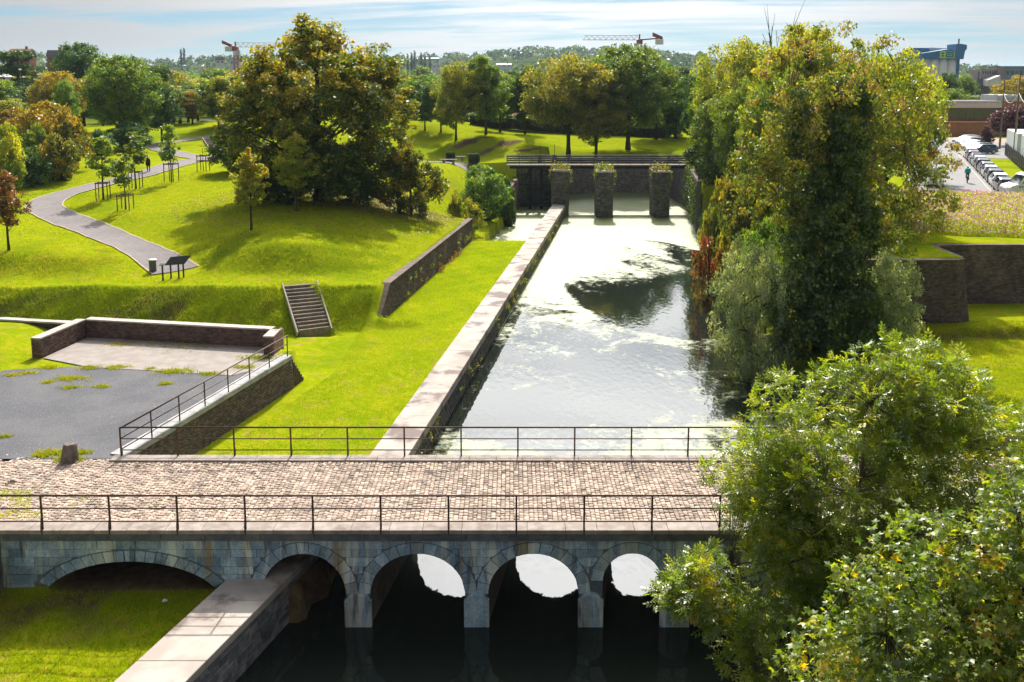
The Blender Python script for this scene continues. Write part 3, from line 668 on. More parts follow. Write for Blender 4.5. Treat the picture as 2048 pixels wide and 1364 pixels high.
# ------------------------------------------------ three-sided low wall round the slab
lw=thing('low_wall','low three-sided brick wall with stone coping around the concrete slab','wall',(-22.2,48.3,0)); OFFl=Matrix.Translation((22.2,-48.3,0))
PA=(-22.75,44.35);PB=(-22.15,48.0);PC=(-12.0,46.05);PD=(-12.05,44.70)
for i,(p,q_) in enumerate(((PA,PB),(PB,PC),(PC,PD))):
    q=[(p[0],p[1],0),(q_[0],q_[1],0),(q_[0],q_[1],.92),(p[0],p[1],.92)]
    reloc(bricks('brickwork',q,m_brick,lw,seed=20+i),OFFl); 
    a=Vector(q[0]);n=(Vector(q[1])-a).cross(Vector((0,0,1))).normalized()
    reloc(core('wall_core',[tuple(Vector(k)-n*.004) for k in q],.42,m_mortar,lw),OFFl)
    ex=(Vector(q[1])-a).normalized()*.0
    slab_run((p[0]-lw.location.x+n.x*.04,p[1]-48.3+n.y*.04),(q_[0]-lw.location.x+n.x*.04,q_[1]-48.3+n.y*.04),.52,.92+.003*i,1.0+.003*i,1.3,m_coping,lw,'coping_stone',1,seed=5+i)
# exposed ends
for p,other,sd_ in ((PA,PB,1),(PD,PC,-1)):
    dd_=(Vector(other)-Vector(p)).normalized(); nn_=Vector((-dd_.y,dd_.x))*sd_
    e=Vector(p)+nn_*.44; l_=[(p[0]-dd_.x*.005,p[1]-dd_.y*.005),(e.x-dd_.x*.005,e.y-dd_.y*.005)]
    if sd_==1: l_=l_[::-1]
    reloc(bricks('brickwork',[(*l_[0],0),(*l_[1],0),(*l_[1],.92),(*l_[0],.92)],m_brick,lw,seed=31),OFFl)
e2=Vector(PC)+Vector((.46,.1));e3=Vector(PD)+Vector((.46,0))
reloc(bricks('brickwork',[(e3.x,e3.y,-1.5),(e2.x,e2.y+.4,-1.5),(e2.x,e2.y+.4,.92),(e3.x,e3.y,.92)],m_brick,lw,seed=33),OFFl)
reloc(core('wall_core',[(e3.x-.003,e3.y,-1.5),(e2.x-.003,e2.y+.4,-1.5),(e2.x-.003,e2.y+.4,.92),(e3.x-.003,e3.y,.92)],.12,m_mortar,lw),OFFl)
bl=thing('edge_wall','stone topped edge wall of the grassy platform corner above the moat','wall',(-40,51.5,0)); 
slab_run((0,0),(17.6,-3.35),.45,.62,.72,1.6,m_coping,bl,'coping_stone',1)
MB().hexa([(0,.05,-2),(17.6,-3.3,-2),(17.6,-2.95,-2),(0,.4,-2),(0,.05,.62),(17.6,-3.3,.62),(17.6,-2.95,.62),(0,.4,.62)]).build('wall_core',m_brick_dk,bl)
# ------------------------------------------------ retaining wall on the lawn
rw=thing('retaining_wall','long dark brick retaining wall with sloping front end beside the lawn','wall',(rwx(56.4),56.4,-1.6)); OFFr=Matrix.Translation((-rwx(56.4),-56.4,1.6))
N0,N1,N2=(rwx(56.4),56.4),(rwx(59.3),59.3),(rwx(87.4),87.4)
reloc(bricks('brickwork',[(N1[0],N1[1],-1.75),(N2[0],N2[1],-1.75),(N2[0]-.08,N2[1],.36),(N1[0]-.08,N1[1],.36)],m_brick_dk,rw,.24,.08,seed=41),OFFr)
reloc(bricks('brickwork',[(N0[0],N0[1],-1.75),(N1[0],N1[1],-1.75),(N1[0]-.08,N1[1],.36),(N0[0],N0[1],-1.70)],m_brick_dk,rw,.24,.08,seed=42),OFFr)
reloc(core('wall_core',[(N1[0]-.003,N1[1],-1.8),(N2[0]-.003,N2[1],-1.8),(N2[0]-.085,N2[1],.355),(N1[0]-.085,N1[1],.355)],.5,m_mortar,rw),OFFr)
reloc(core('wall_core',[(N0[0]-.003,N0[1],-1.9),(N1[0]-.003,N1[1],-1.9),(N1[0]-.085,N1[1],.355),(N0[0]-.003,N0[1],-1.65)],.5,m_mortar,rw),OFFr)
m_rwcop=simple('brick_coping',(.19,.135,.11),(.13,.10,.085),4.,.9,.2,per_obj=.15,bmp=.4,bs=20.)
L0=(rwx(56.4),56.4); bx0=rw.location
slab_run((N1[0]+.02-bx0.x,N1[1]-bx0.y),(N2[0]+.02-bx0.x,N2[1]-bx0.y),.56,1.955,2.05,.75,m_rwcop,rw,'coping_stone',1)
slab_run((.04,0,0),(N1[0]+.04-bx0.x,N1[1]-bx0.y,2.02),.56,-.02,.06,.40,m_rwcop,rw,'coping_stone',1)
reloc(bricks('brickwork',[(N2[0],N2[1],-3.2),(N2[0]-.62,N2[1]+.08,-3.2),(N2[0]-.62,N2[1]+.08,.36),(N2[0],N2[1],.36)],m_brick_dk,rw,.24,.08,seed=43),OFFr)
# ------------------------------------------------ bastion wall on the right
bw_=thing('bastion_wall','tall dark battered brick bastion wall behind the right-hand meadow','wall',(24,56.6,-1.4)); OFFb=Matrix.Translation((-24,-56.6,1.4))
Q=[(19.5,56.6),(27.0,56.6),(27.55,57.0),(27.75,57.7),(27.75,61.0),(28.1,61.55),(28.9,61.75),(42,61.9)]
for i in range(len(Q)-1):
    p,q_=Q[i],Q[i+1]; dv=Vector((q_[0]-p[0],q_[1]-p[1])).normalized(); n=Vector((dv.y,-dv.x))
    def bt(pp,k):
        n0=Vector((0,-1)) if k in (0,1,6,7) else (Vector((.7,-.7)) if k in (2,) else Vector((1,0)) if k in (3,4) else Vector((.7,-.7)))
        return n0*.62
    b0,b1=bt(p,i),bt(q_,i+1)
    quad=[(p[0]+b0.x,p[1]+b0.y,-1.5),(q_[0]+b1.x,q_[1]+b1.y,-1.5),(q_[0],q_[1],2.38),(p[0],p[1],2.38)]
    reloc(bricks('brickwork',quad,m_brick_dk,bw_,.23,.078,seed=60+i),OFFb); reloc(core('wall_core',quad,.5,m_mortar,bw_),OFFb)
    slab_run((p[0]-24+n.x*.05,p[1]-56.6+n.y*.05),(q_[0]-24+n.x*.05,q_[1]-56.6+n.y*.05),.5,3.78,3.88+.002*i,.8,m_rwcop,bw_,'coping_stone',1,seed=i)
# ------------------------------------------------ stairs in the grass bank
def stairs(label,bl_,br_,tl_,tr_,n,mat,matside):
    st=thing('stairs',label,'stairs',tuple(Vector(bl_))); O=Matrix.Translation(-Vector(bl_)); bl_,br_,tl_,tr_=map(Vector,(bl_,br_,tl_,tr_))
    for i in range(n):
        u0,u1=i/n,(i+1)/n; z0=bl_.z+(tl_.z-bl_.z)*u0; z1=bl_.z+(tl_.z-bl_.z)*u1
        a,b=bl_.lerp(tl_,u0),br_.lerp(tr_,u0); c,d_=br_.lerp(tr_,min(1.,u1+.03)),bl_.lerp(tl_,min(1.,u1+.03))
        P=[a,b,c,d_]; reloc(MB().hexa([(p.x,p.y,z0-.35) for p in P]+[(p.x,p.y,z1) for p in P]).build('step',mat,st,bevel=.012),O)
    for p,q in ((bl_,tl_),(br_,tr_)):
        s=(p-(br_ if p is bl_ else bl_)); s.z=0; s=s.normalized()*.09
        reloc(MB().bar(p+s+Vector((0,-.12,-.02)),q+s+Vector((0,.1,.06)),.09,.30).build('side_kerb',matside,st,bevel=.01),O)
    return st
m_step=simple('step_stone',(.185,.145,.115),(.25,.20,.165),4.,.9,.2,(.12,.10,.085),1.5,.3,40.,per_obj=.12)
stairs('flight of stone steps with side kerbs climbing the grass bank',G(599,666,-1.42),G(661,658,-1.42),G(566,571,.72),G(630,566,.72),13,m_step,m_coping)
stairs('distant flight of stone steps by the branch path under the big tree',G(424,303,3.4),G(446,304,3.4),G(405,277,4.9),G(428,277,4.9),10,m_step,m_coping)
# ================================================= TREES
def unit(v): return v/np.maximum(np.linalg.norm(v,axis=-1,keepdims=True),1e-9)
def leaf_quads(C,A,Nn,Ln,Wd,fold=.18):
    """one folded rhombus per leaf: centre, axis, normal, length, width"""
    A=unit(A); Sd=unit(np.cross(Nn,A)); Nn=unit(np.cross(A,Sd)); Ln=Ln[:,None];Wd=Wd[:,None]
    P=np.stack([C-A*Ln*.5,C+Sd*Wd*.5+Nn*Wd*fold+A*Ln*.03,C+A*Ln*.5-Nn*Ln*.08,C-Sd*Wd*.5+Nn*Wd*fold+A*Ln*.03],1)
    n=len(C); return P.reshape(-1,3),np.arange(n*4).reshape(n,4)
def clump_leaves(r,cen,rad,per,ls,aspect=.6,flat=.75,centre=None,tint_c=None,spread=.22):
    k=len(cen); n=k*per; idx=np.repeat(np.arange(k),per)
    off=unit(r.normal(size=(n,3)))*(r.random((n,1))**.45)*rad[idx][:,None]; off[:,2]*=flat
    C=cen[idx]+off
    up=np.array([0,0,1.]); Nn=unit(unit(off)*.55+up*.55+r.normal(size=(n,3))*.55)
    A=r.normal(size=(n,3))+unit(off)*.6+np.array([0,0,-.35])
    Ln=ls*r.uniform(.65,1.3,n); V,F=leaf_quads(C,A,Nn,Ln,Ln*aspect*r.uniform(.8,1.2,n))
    tc_=r.random(k) if tint_c is None else tint_c
    ti=np.clip(tc_[idx]+r.normal(0,spread,n),0,1)
    return V,F,np.repeat(ti,4)
def tree_meshes(seed,H,th,ells,ncl,cr,per,ls,mats,tr=.22,aspect=.6,gap=.3,limbs=9,lean=(0,0),flat=.75,twig=.012,top_tint=0.,spread=.2,extra=None,bare=0):
    """returns (trunk mesh, crown mesh); ells = (cx,cy,cz,rx,ry,rz,weight)"""
    r=np.random.default_rng(seed); rr=random.Random(seed)
    w=np.array([e[6] for e in ells],float); w/=w.sum()
    cen=[]
    while len(cen)<ncl:
        e=ells[r.choice(len(ells),p=w)]; d=unit(r.normal(size=3)); q=r.random()**.38
        p=np.array(e[:3])+d*q*np.array(e[3:6])
        g=fnoise(p[0]+p[2]*.7,p[1]-p[2]*.5,1.9*cr,seed*1.7)
        if g<-1+gap*2.2 and r.random()<.8: continue
        cen.append(p)
    cen=np.array(cen); rad=cr*r.uniform(.55,1.25,len(cen))
    zt=(cen[:,2]-cen[:,2].min())/max(np.ptp(cen[:,2]),.1)
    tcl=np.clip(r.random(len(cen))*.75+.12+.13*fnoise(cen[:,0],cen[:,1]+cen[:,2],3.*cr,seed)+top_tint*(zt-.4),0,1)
    V,F,T=clump_leaves(r,cen,rad,per,ls,aspect,flat,tint_c=tcl,spread=spread)
    if extra is not None:
        V2,F2,T2=extra; F2=F2+len(V); V=np.r_[V,V2];F=np.r_[F,F2];T=np.r_[T,T2]
    crown=np_mesh('crown',V,F,mats[1],{'tint':T})
    b=MB(); top=max(e[2] for e in ells); ln=Vector((lean[0],lean[1],0))
    def axis_pt(z): return Vector((math.sin(z*.9+seed)*.06*z/4,math.cos(z*.7+seed)*.06*z/4,z))+ln*(z/H)
    zs=np.linspace(0,top,8); b.tube([axis_pt(z)-(Vector((0,0,.4)) if i==0 else Vector()) for i,z in enumerate(zs)],[tr*(1.35 if i==0 else 1)*(1-.8*z/top)+.015 for i,z in enumerate(zs)],8)
    if limbs:
        tgt=cen[r.choice(len(cen),min(limbs,len(cen)),replace=False)]; nodes=[]
        for q in tgt:
            q=Vector(q); z0=max(th*.85,min(top*.85,q.z-(Vector((q.x,q.y)).length)*rr.uniform(.5,1.0)-.4)); a=axis_pt(z0)
            mid=a.lerp(q,.5)+Vector((rr.uniform(-.3,.3),rr.uniform(-.3,.3),rr.uniform(.0,.5)))*(q-a).length*.15
            r0=tr*.5*(1-z0/top*.6); b.tube([a,a.lerp(mid,.5)+Vector((0,0,.05)),mid,q],[r0,r0*.75,r0*.5,.02],6); nodes+=[mid,a.lerp(q,.75),q]
        nn=np.array(nodes)
        for c_ in cen[::2] if len(cen)<900 else cen[::4]:
            i=int(np.argmin(((nn-c_)**2).sum(1))); a=nodes[i]; q=Vector(c_); m_=a.lerp(q,.5)+Vector((rr.uniform(-.1,.1),rr.uniform(-.1,.1),.08))
            b.tube([a,m_,q],[twig*2.2,twig*1.5,twig*.6],4,cap=False)
    for i in range(bare):
        a=axis_pt(top*.8); q=Vector((rr.uniform(-2,2),rr.uniform(-1,1),H*rr.uniform(.95,1.08))); b.tube([a,a.lerp(q,.5)+Vector((rr.uniform(-.4,.4),0,0)),q],[.05,.03,.008],4)
    trunk=b.mesh('trunk',mats[0],smooth=True,fix=False)
    return trunk,crown
m_bark=simple('bark',(.075,.060,.048),(.045,.037,.030),5.,.95,.1,(.10,.10,.06),1.5,.6,20.,stretch=(1,1,.25))
m_bark_l=simple('bark_light',(.15,.13,.105),(.09,.078,.062),5.,.95,.1,None,1.,.5,20.,stretch=(1,1,.25))
lm=lambda n,c,**k: leafmat(n,c,**k)
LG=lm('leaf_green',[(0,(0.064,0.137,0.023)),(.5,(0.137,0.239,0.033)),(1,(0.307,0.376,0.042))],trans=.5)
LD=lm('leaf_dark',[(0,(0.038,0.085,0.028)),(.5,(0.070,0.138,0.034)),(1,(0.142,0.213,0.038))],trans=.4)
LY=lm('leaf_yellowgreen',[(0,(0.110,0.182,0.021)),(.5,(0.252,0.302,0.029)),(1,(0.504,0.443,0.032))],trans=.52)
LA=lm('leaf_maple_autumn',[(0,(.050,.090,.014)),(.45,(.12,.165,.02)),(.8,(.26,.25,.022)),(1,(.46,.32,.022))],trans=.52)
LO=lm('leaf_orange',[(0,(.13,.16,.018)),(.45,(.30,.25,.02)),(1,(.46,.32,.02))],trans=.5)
LYB=lm('leaf_painted_sunlit',[(0,(.20,.26,.02)),(.6,(.36,.38,.025)),(1,(.55,.42,.025))],trans=.55)  # lightened copy of LY: sunlight painted into leaves standing in the maple's shade
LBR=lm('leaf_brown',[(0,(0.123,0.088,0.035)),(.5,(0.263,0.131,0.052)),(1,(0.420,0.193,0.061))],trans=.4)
LI=lm('leaf_ivy',[(0,(.032,.075,.013)),(.6,(.070,.135,.018)),(1,(.19,.24,.028))],trans=.35,gloss=.07,rough=.35)
LS=lm('leaf_silver',[(0,(0.141,0.201,0.091)),(.5,(0.241,0.312,0.141)),(1,(0.443,0.483,0.241))],trans=.4,gloss=.08)
LR=lm('leaf_red',[(0,(.12,.14,.02)),(.5,(.24,.13,.03)),(1,(.40,.07,.05))],trans=.5)
LP=lm('leaf_purple',[(0,(0.049,0.021,0.028)),(.6,(0.105,0.038,0.049)),(1,(0.210,0.079,0.079))],trans=.35,tcol=(1.2,.8,.9))
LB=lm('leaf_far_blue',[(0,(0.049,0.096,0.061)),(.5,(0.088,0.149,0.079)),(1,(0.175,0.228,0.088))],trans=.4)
LH=lm('leaf_hedge',[(0,(0.018,0.038,0.014)),(1,(0.052,0.088,0.021))],trans=.2)
BK=(m_bark,)
PR={}
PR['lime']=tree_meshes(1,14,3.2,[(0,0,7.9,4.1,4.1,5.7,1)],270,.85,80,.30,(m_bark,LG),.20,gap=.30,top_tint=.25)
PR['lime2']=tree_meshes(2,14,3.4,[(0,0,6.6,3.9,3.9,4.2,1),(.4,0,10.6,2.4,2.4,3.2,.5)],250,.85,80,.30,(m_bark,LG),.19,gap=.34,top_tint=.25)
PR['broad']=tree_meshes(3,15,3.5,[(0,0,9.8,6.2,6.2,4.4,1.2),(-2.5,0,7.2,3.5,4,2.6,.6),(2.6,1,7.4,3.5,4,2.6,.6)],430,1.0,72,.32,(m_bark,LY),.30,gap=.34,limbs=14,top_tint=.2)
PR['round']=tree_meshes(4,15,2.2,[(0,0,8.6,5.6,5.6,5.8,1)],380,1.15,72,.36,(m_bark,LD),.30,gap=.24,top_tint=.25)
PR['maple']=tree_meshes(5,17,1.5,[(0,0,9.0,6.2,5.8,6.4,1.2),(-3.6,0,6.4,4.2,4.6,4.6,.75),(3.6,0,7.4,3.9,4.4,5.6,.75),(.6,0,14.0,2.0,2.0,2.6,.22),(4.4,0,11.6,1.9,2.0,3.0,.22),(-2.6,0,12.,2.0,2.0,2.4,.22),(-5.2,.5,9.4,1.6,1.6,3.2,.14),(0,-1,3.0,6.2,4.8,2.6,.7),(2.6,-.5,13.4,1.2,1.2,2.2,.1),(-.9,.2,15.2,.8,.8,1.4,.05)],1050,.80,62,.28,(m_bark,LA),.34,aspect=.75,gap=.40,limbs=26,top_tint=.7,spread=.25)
PR['shrub']=tree_meshes(6,4,.3,[(0,0,1.9,2.1,2.1,1.9,1)],110,.55,75,.22,(m_bark,LG),.08,gap=.22,limbs=10,top_tint=.3)
PR['shrub2']=tree_meshes(7,4,.2,[(0,0,1.5,2.4,2.2,1.5,1),(.6,0,2.6,1.3,1.3,1.2,.5)],120,.5,75,.20,(m_bark,LG),.08,gap=.28,limbs=10,top_tint=.3)
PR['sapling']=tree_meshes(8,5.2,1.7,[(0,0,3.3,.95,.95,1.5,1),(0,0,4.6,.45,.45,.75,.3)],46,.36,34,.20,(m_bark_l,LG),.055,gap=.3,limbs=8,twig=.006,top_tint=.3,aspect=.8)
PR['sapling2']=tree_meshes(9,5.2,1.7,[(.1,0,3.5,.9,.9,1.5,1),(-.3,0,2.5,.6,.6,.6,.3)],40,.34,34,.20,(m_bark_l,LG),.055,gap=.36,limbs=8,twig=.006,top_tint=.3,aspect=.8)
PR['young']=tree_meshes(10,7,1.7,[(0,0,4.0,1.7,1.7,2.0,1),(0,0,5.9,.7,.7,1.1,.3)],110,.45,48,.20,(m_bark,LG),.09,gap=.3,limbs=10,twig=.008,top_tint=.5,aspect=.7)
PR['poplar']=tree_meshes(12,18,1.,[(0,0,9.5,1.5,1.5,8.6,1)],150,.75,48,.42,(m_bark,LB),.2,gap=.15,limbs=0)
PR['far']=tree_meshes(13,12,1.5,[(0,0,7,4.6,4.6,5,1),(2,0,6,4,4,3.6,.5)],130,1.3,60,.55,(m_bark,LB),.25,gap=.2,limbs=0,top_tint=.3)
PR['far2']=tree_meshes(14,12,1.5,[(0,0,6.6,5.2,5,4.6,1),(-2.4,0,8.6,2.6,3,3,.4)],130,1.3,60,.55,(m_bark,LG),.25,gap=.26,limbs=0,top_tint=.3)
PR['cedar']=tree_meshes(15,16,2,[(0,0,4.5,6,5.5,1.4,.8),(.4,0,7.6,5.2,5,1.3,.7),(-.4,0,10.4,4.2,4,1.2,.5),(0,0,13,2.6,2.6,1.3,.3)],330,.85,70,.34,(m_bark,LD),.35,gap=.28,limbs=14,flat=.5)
GN={}
def plant(name,proto,label,cat,px,py=None,z=None,Y=None,top=None,width=None,leaf=None,rz=None,group=None,x=None,bark=None):
    """a tree with its foot at a measured place; top = photo row of its tip, width = crown width in photo columns"""
    if Y is None: p=G(px,py,z); 
    else: p=AT(px,300,Y)
    p=Vector((p.x,p.y,0)); p.z=float(hgt(np.array([p.x]),np.array([p.y]))[0])
    tm,cm=PR[proto]; bb=np.array([v.co[:] for v in cm.vertices]) if proto not in GN else None
    if proto not in GN: GN[proto]=(bb[:,2].max(),np.ptp(bb[:,0]))
    h0,w0=GN[proto]
    sz=1. if top is None else (AT(px,top,p.y).z-p.z)/h0
    dep=p.y*_c-(p.z+h0*.5*sz-ZC)*_s
    sx=sz if width is None else width*dep/F_PX/w0
    o=thing(name,label,cat,tuple(p),random.uniform(0,6.28) if rz is None else rz,group); o.scale=(sx,sx,sz)
    a=link(bpy.data.objects.new('trunk',tm),o); b=link(bpy.data.objects.new('crown',cm),o)
    if leaf is not None: b.material_slots[0].link='OBJECT'; b.material_slots[0].material=leaf
    return o
# --- the big maple and its neighbours
plant('maple_tree','maple','huge spreading maple with olive and golden-brown foliage on the lawn','tree',638,398,2.8,top=24,width=425,rz=0.)
plant('shrub','shrub2','large dark leafy shrub at the right foot of the huge maple','shrub',822,425,1.6,top=268,width=165,leaf=LA)
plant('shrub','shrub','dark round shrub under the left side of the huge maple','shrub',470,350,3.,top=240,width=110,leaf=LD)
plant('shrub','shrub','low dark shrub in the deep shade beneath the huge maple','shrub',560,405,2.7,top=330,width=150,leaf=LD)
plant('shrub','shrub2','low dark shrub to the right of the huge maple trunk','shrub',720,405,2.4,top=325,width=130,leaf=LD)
plant('young_tree','young','young tree with yellowing leaves on the lawn, nearest the path steps','tree',503,460,2.3,top=293,width=86,leaf=LYB)
plant('young_tree','young','young green tree with an orange tip standing before the huge maple','tree',593,424,2.6,top=262,width=96,leaf=LYB)
plant('young_tree','young','young reddish-brown leaved tree at the far left edge of the lawn','tree',18,500,1.85,top=338,width=92,leaf=LBR)
# --- saplings in guards along the path
SAP=[(207,400,270,70,'sapling','sapling in a wooden guard, nearest the left bend of the path'),(252,427,305,52,'sapling2','sapling in a wooden guard, the one standing lowest on the lawn'),(272,376,262,62,'sapling2','sapling in a wooden guard beside the walker'),(343,359,245,48,'sapling','sapling in a wooden guard on the right edge of the path bend'),(407,340,0,0,None,'thin bare sapling in a wooden guard before the far steps'),(458,328,0,0,None,'thin bare sapling in a wooden guard at the edge of the big maple shade')]
m_stake=simple('stake_wood',(.17,.125,.085),(.12,.09,.062),8.,.9,.2,None,1.,.3,30.,stretch=(4,4,.6))
PR['whip']=tree_meshes(16,3.,1.7,[(0,0,2.5,.25,.25,.5,1)],5,.2,6,.14,(m_bark_l,LY),.03,gap=0,limbs=4,twig=.005)
for px,py,top,wd,pr_,lab in SAP:
    p=G(px,py,2.5); zg=float(hgt(np.array([p.x]),np.array([p.y]))[0]); p=G(px,py,zg)
    if pr_: plant('sapling',pr_,lab,'sapling',px,py,zg,top=top,width=wd,leaf=LG,group='saplings along the path')
    else: plant('sapling','whip',lab,'sapling',px,py,zg,group='saplings along the path')
    g=thing('tree_guard','four-post wooden guard around the '+lab.replace(' in a wooden guard',''),'tree guard',tuple(p),random.uniform(-.2,.2),'tree guards along the path')
    for sx in (-.5,.5):
        for sy in (-.5,.5): MB().tube([(sx,sy,-.2),(sx+random.uniform(-.03,.03),sy,1.68)],.045,7).build('post',m_stake,g,smooth=False)
    for z_ in (1.55,) if pr_ else (1.55,1.0):
        for sx in (-.5,.5): MB().bar((sx,-.55,z_),(sx,.55,z_),.03,.09).build('rail',m_stake,g)
        for sy in (-.5,.5): MB().bar((-.55,sy,z_+.002),(.55,sy,z_+.002),.03,.09).build('rail',m_stake,g)
# --- wood on the left
for a in [('cedar','dark blue-green cedar at the far left beyond the metal walkway',48,None,None,205,98,175,None),
 ('round','large round dark green tree on the left skyline',172,None,None,185,82,130,None),
 ('round','broad green tree behind the left saplings with light showing through',252,None,None,130,106,165,LG),
 ('lime2','tall dark green tree right of the broad tree behind the saplings',325,None,None,138,128,105,LD),
 ('lime','yellow-orange tree beyond the branch path',388,None,None,160,178,85,LO),
 ('lime2','green and gold tree just left of the huge maple',440,None,None,150,150,95,LY),
 ('round','mid green tree behind the yellow-orange tree',350,None,None,190,140,130,LY),
 ('lime','slender grey-green tree above the orange thicket',138,None,None,140,155,60,LG),
 ('shrub','tall orange hornbeam bush below the metal walkway',95,None,None,112,196,130,LO),
 ('shrub2','golden orange bush in the middle of the left thicket',140,None,None,104,205,100,LO),
 ('shrub','orange bush at the far left edge',22,None,None,116,212,110,LO),
 ('shrub2','grey-green bush among the orange bushes',72,None,None,100,240,95,LG),
 ('shrub','bright green bush at the left edge above the brown young tree',8,None,None,92,240,80,LY),
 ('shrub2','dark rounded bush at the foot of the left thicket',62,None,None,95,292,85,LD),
 ('shrub','brown and green bush behind the small tree by the path',118,None,None,98,262,80,LA),
 ('young','thin small tree standing alone left of the path',140,348,3.2,None,236,62,LA),
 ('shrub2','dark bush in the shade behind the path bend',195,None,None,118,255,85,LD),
 ('shrub','dark bush below the broad tree',260,None,None,124,240,100,LD),
 ('shrub2','pale bush on the far lawn past the branch path',415,None,None,165,240,60,LS)]:
    pr_,lab,px,py,z,Y_,top,wd,lf=a
    plant({'shrub':'bush','shrub2':'bush','young':'small_tree'}.get(pr_,'tree'),pr_,lab,'bush' if 'shrub' in pr_ else 'tree',px,py,z,Y_,top,wd,lf)
# --- the avenue beyond the footbridge
for i,a in enumerate([('lime2','slim dark tree at the left end of the avenue',850,264,5.,168,52,LD),('lime','second slim tree of the avenue beside the maple crown',882,262,5.2,166,60,LG),('lime','tall avenue tree with golden-green crown',912,272,4.9,120,80,LY),
 ('lime2','tallest slim avenue tree left of the wooden tree guard',972,273,4.7,107,82,LG),('lime','mid green avenue tree behind the tallest slim one',1000,264,4.7,138,66,LG),('lime2','very dark avenue tree beside the hedge',1050,266,4.5,128,64,LD),
 ('broad','wide light green tree with forked trunk above the footbridge',1137,302,2.8,103,185,LY),('lime','light green tree right of the forked one above the footbridge',1192,303,2.8,125,110,LY),('round','tall dense green tree under the crane jib',1256,297,2.9,84,150,LG),
 ('lime','green tree right of the dense tree under the crane',1312,281,3.2,118,95,LG),('lime2','shaded tree at the right end of the lawn beyond the footbridge',1352,279,3.2,130,85,LD)]):
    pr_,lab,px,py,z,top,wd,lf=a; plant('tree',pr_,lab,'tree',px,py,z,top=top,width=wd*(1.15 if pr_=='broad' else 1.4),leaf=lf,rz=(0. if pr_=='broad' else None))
# --- trees right of the basin
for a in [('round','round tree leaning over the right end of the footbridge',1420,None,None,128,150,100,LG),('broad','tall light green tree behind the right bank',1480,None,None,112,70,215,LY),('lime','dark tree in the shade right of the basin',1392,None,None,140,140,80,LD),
 ('shrub','ivy bush hanging over the right quay wall',1400,None,None,118,285,70,LI),('lime','bright drooping tree at the quay corner',1432,None,None,104,185,120,LG),('round','broad green tree behind the ivy-clad tree',1600,None,None,84,40,230,LY),('broad','golden green tree on the right flank of the ivy-clad tree',1775,None,None,70,90,220,LY),
 ('lime2','green tree beside the street behind the golden tree',1850,None,None,105,150,90,LG),('round','dark green tree in front of the silo',1800,None,None,140,130,150,LD),('shrub','yellow-brown bush between the quay wall and the ivy-clad tree',1490,None,None,78,300,110,LA),('shrub2','bright green bush beside the quay wall',1435,None,None,82,350,70,LY),
 ('shrub','golden brown bush above the bastion wall',1790,None,None,64,360,120,LA),('shrub','dark ivy bush behind the quay wall corner',1432,None,None,101,300,90,LI),('round','dark tree shading the quay behind the footbridge end',1460,None,None,122,200,110,LD),('shrub2','dark bush on the bank below the quay corner',1440,None,None,90,390,80,LD),('shrub2','dull green bush left of the ivy column',1520,None,None,66,390,110,LA)]:
    pr_,lab,px,py,z,Y_,top,wd,lf=a; plant('bush' if 'shrub' in pr_ else 'tree',pr_,lab,'bush' if 'shrub' in pr_ else 'tree',px,py,z,Y_,top,wd,lf)
for a in [('round','dense green tree directly behind the ivy column',1560,None,None,74,130,190,LG),('round','bright green tree between the ivy column and the street',1730,None,None,78,110,200,LG),('broad','green tree over the right bank left of the ivy column',1500,None,None,88,150,170,LG),('shrub','tall green bush left of the ivy foot',1545,None,None,57,420,120,LG),('shrub2','bright green bush right of the ivy foot',1700,None,None,57,430,120,LG),('shrub','golden green bush on the rampart edge',1760,None,None,60,400,110,LY)]:
    pr_,lab,px,py,z,Y_,top,wd,lf=a; plant('bush' if 'shrub' in pr_ else 'tree',pr_,lab,'bush' if 'shrub' in pr_ else 'tree',px,py,z,Y_,top,wd,lf)
rf_=random.Random(23)
for i in range(15):
    px=835+i*37+rf_.uniform(-9,9); lf=rf_.choice([LG,LD,LY,LG]); nm={LG:'mid green',LY:'yellow-green',LD:'dark green'}[lf]
    plant('bush',rf_.choice(['shrub','shrub2']),'%s bush of the undergrowth behind the avenue, %s from the maple side'%(nm,['first','second','third','fourth','fifth','sixth','seventh','eighth','ninth','tenth','eleventh','twelfth','thirteenth','fourteenth','fifteenth'][i]),'bush',px,None,None,rf_.uniform(157,166),rf_.uniform(215,232),rf_.uniform(50,75),lf,group='undergrowth behind the avenue')
FILL=['slim','bushy','leaning','tall','low','spreading']
for i in range(17):
    px=820+i*36+rf_.uniform(-10,10); Y_=rf_.uniform(164,205); lf=rf_.choice([LG,LG,LY,LD]); nm={LG:'mid green',LY:'yellow-green',LD:'dark green'}[lf]
    plant('tree',rf_.choice(['round','far2','lime','far']),'%s tree behind the hedge, number %s in line from the big maple'%(nm,['one','two','three','four','five','six','seven','eight','nine','ten','eleven','twelve','thirteen','fourteen','fifteen','sixteen','seventeen'][i]),'tree',px,None,None,Y_,rf_.uniform(132,168),rf_.uniform(90,135),lf,group='trees behind the hedge')
for i in range(12):
    px=-10+i*42+rf_.uniform(-12,12); lf=rf_.choice([LG,LG,LY,LD,LO]); nm={LG:'mid green',LY:'yellow-green',LD:'dark green',LO:'golden'}[lf]
    plant('tree',rf_.choice(['round','far2','lime']),'%s tree filling the left wood, number %s from the left edge'%(nm,['one','two','three','four','five','six','seven','eight','nine','ten','eleven','twelve'][i]),'tree',px,None,None,rf_.uniform(150,185),rf_.uniform(150,205) if i<3 else rf_.uniform(135,180),rf_.uniform(95,140),lf,group='trees filling the left wood')
